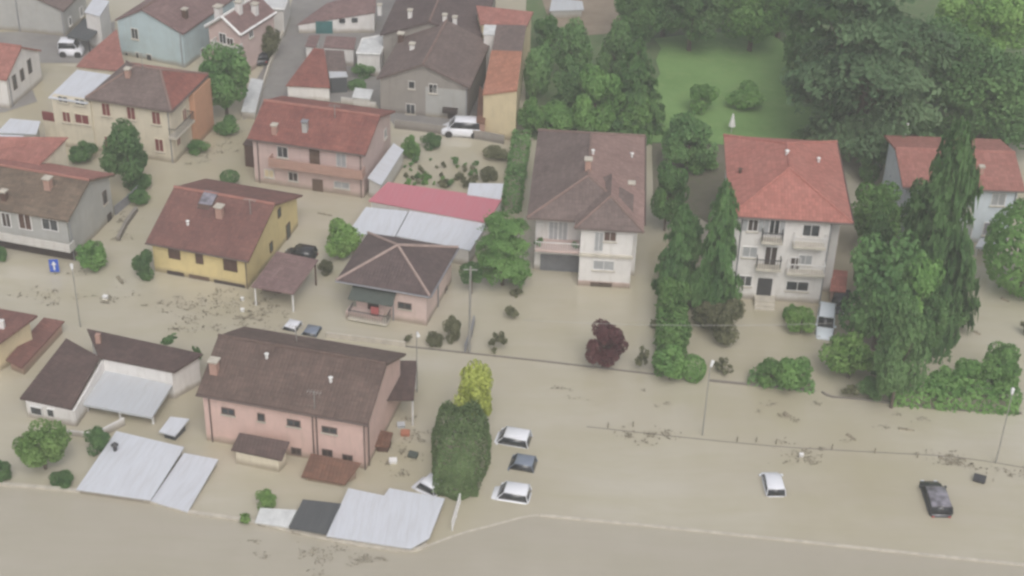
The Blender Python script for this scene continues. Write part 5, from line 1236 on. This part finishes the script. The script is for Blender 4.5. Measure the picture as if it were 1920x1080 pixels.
debris('floating_debris', 'dark scum and twigs floating in the flooded street by the grey white house', [(80, 548, 36, 5, 1), (150, 560, 40, 6, 1), (200, 563, 20, 4, .8), (230, 525, 8, 6, .4), (130, 505, 40, 14, .4)], 40)
debris('floating_debris', 'tangle of dark twigs in the water before the bright yellow house', [(340, 575, 30, 12, 1), (390, 585, 30, 14, 1), (430, 565, 25, 12, 1), (470, 590, 24, 14, 1.6), (505, 580, 18, 14, 1.4), (350, 605, 30, 8, .5)], 60)
debris('floating_debris', 'tangle of branches in the foreground water by the flood wall', [(600, 1040, 20, 12, 1), (650, 1048, 22, 12, 1), (690, 1050, 18, 8, 1), (580, 1062, 20, 10, .6), (480, 1035, 25, 12, .25)], 34, mat='twig_pale')
debris('floating_debris', 'thin scatter of twigs in the flooded street above the open water', [(1060, 730, 30, 5, .5), (1180, 742, 40, 10, .5), (1290, 758, 60, 8, .6), (1580, 770, 80, 10, .6), (1700, 805, 60, 16, .6), (1480, 770, 30, 8, .6), (1610, 830, 40, 12, .5)], 22, mat='twig_pale')
debris('floating_debris', 'junk and twigs floating at the gable of the long pink house', [(760, 830, 16, 24, 1), (745, 860, 18, 10, 1), (780, 800, 10, 20, .8)], 40)
debris('floating_debris', 'dark drift in the lane behind the bright yellow house', [(440, 255, 24, 10, 1), (410, 275, 22, 8, 1), (360, 300, 20, 8, .6), (400, 230, 20, 10, .7), (225, 440, 14, 20, 1), (235, 400, 14, 16, 1)], 40)  # lane clumps also stand in for building shade and reflection on the water
def log(label, p, q, r=.12):
    A, B = at(*p), at(*q); m = MB().bar((0, 0, .02), B-A+Vector((0, 0, .04)), r, 7, r*.6)
    d = (B-A)*.5; m.bar(d+Vector((0, 0, .05)), d+Vector((d.y*.35, -d.x*.35, .35)), r*.5, 5, .02)
    o = m.build('floating_branch', MT['twig']); o.location = A; tag(o, label, 'branch')
log('dark branch floating in the water between the yellow and faded pink houses', (596, 400), (622, 405))
log('dark log floating in the flooded street below the garden wall', (1470, 775), (1482, 783), .2)
log('long branch floating in the street below the long hedge', (1685, 804), (1714, 808), .14)
log('dark branch floating in the street above the small white car', (1588, 815), (1604, 826), .15)
log('dark log in the flooded driveway near the huge rounded shrub', (1877, 560), (1892, 566), .2)
log('small log in the flooded driveway below the ball clipped bush', (1826, 622), (1838, 628), .15)
log('dark stump sticking out in the lane by the dark round shrub', (221, 520), (230, 532), .2)
def bin_(label, p, mat, s=.5, name='floating_bin', cat='bin'):
    P = at(*p); r = empty(name, tuple(P), rnd.uniform(-.4, .4), label, cat); r.rotation_euler.x = .15
    m = MB(); m.add([(-s*.8, -s*.6, -.5), (s*.8, -s*.6, -.5), (s*.8, s*.6, -.5), (-s*.8, s*.6, -.5), (-s, -s*.75, .28), (s, -s*.75, .28), (s, s*.75, .28), (-s, s*.75, .28)], [(3, 2, 1, 0), (4, 5, 6, 7), (0, 1, 5, 4), (1, 2, 6, 5), (2, 3, 7, 6), (3, 0, 4, 7)]); m.build('bin_body', MT[mat], r)
    MB().box(-s*1.05, s*1.05, -s*.8, s*.8, .285, .34).box(-s*.4, s*.4, -s*.9, -s*.801, .29, .33).build('lid', MT[mat], r)
bin_('dark floating bin near the black car', (1836, 901), 'dark_metal', .45)
bin_('white floating crate in the street before the yellow and pink houses', (198, 560), 'white_paint', .22, 'floating_crate', 'crate')
bin_('white box among the twigs by the brown tiled carport, farther one', (455, 563), 'white_paint', .14, 'floating_crate', 'crate')
bin_('white box among the twigs by the brown tiled carport, nearer one', (455, 584), 'white_paint', .16, 'floating_crate', 'crate')
bin_('white cabinet among the junk beside the pink house gable', (737, 867), 'white_paint', .3, 'floating_crate', 'cabinet')
bin_('dark green crate in the junk beside the clipped cypress', (775, 856), 'awning_green', .35, 'floating_crate', 'crate')
bin_('rusty red crate in the junk under the dark canopy', (760, 815), 'terracotta_pot', .35, 'floating_crate', 'crate')
bin_('white floating cushion beside the brown clump of branches', (1502, 856), 'white_paint', .16, 'floating_cushion', 'cushion')
bin_('pale blue tub under the wide canopy posts of the pink house', (752, 800), 'grey_metal', .3, 'floating_tub', 'tub')

# ================================================================ HAZE
def haze(dens):
    m = bpy.data.materials.new('haze_air'); m.use_nodes = True; nt = m.node_tree
    nt.nodes.remove(nt.nodes['Principled BSDF'])
    v = nt.nodes.new('ShaderNodeVolumePrincipled'); v.inputs['Color'].default_value = (.93, .95, .97, 1); v.inputs['Density'].default_value = dens; v.inputs['Anisotropy'].default_value = .2
    nt.links.new(v.outputs[0], nt.nodes['Material Output'].inputs['Volume'])
    o = MB().box(-1000, 1000, -560, 1450, -2.8, 84).build('haze', m); o['kind'] = 'stuff'
HAZE = .0009
if HAZE: haze(HAZE)
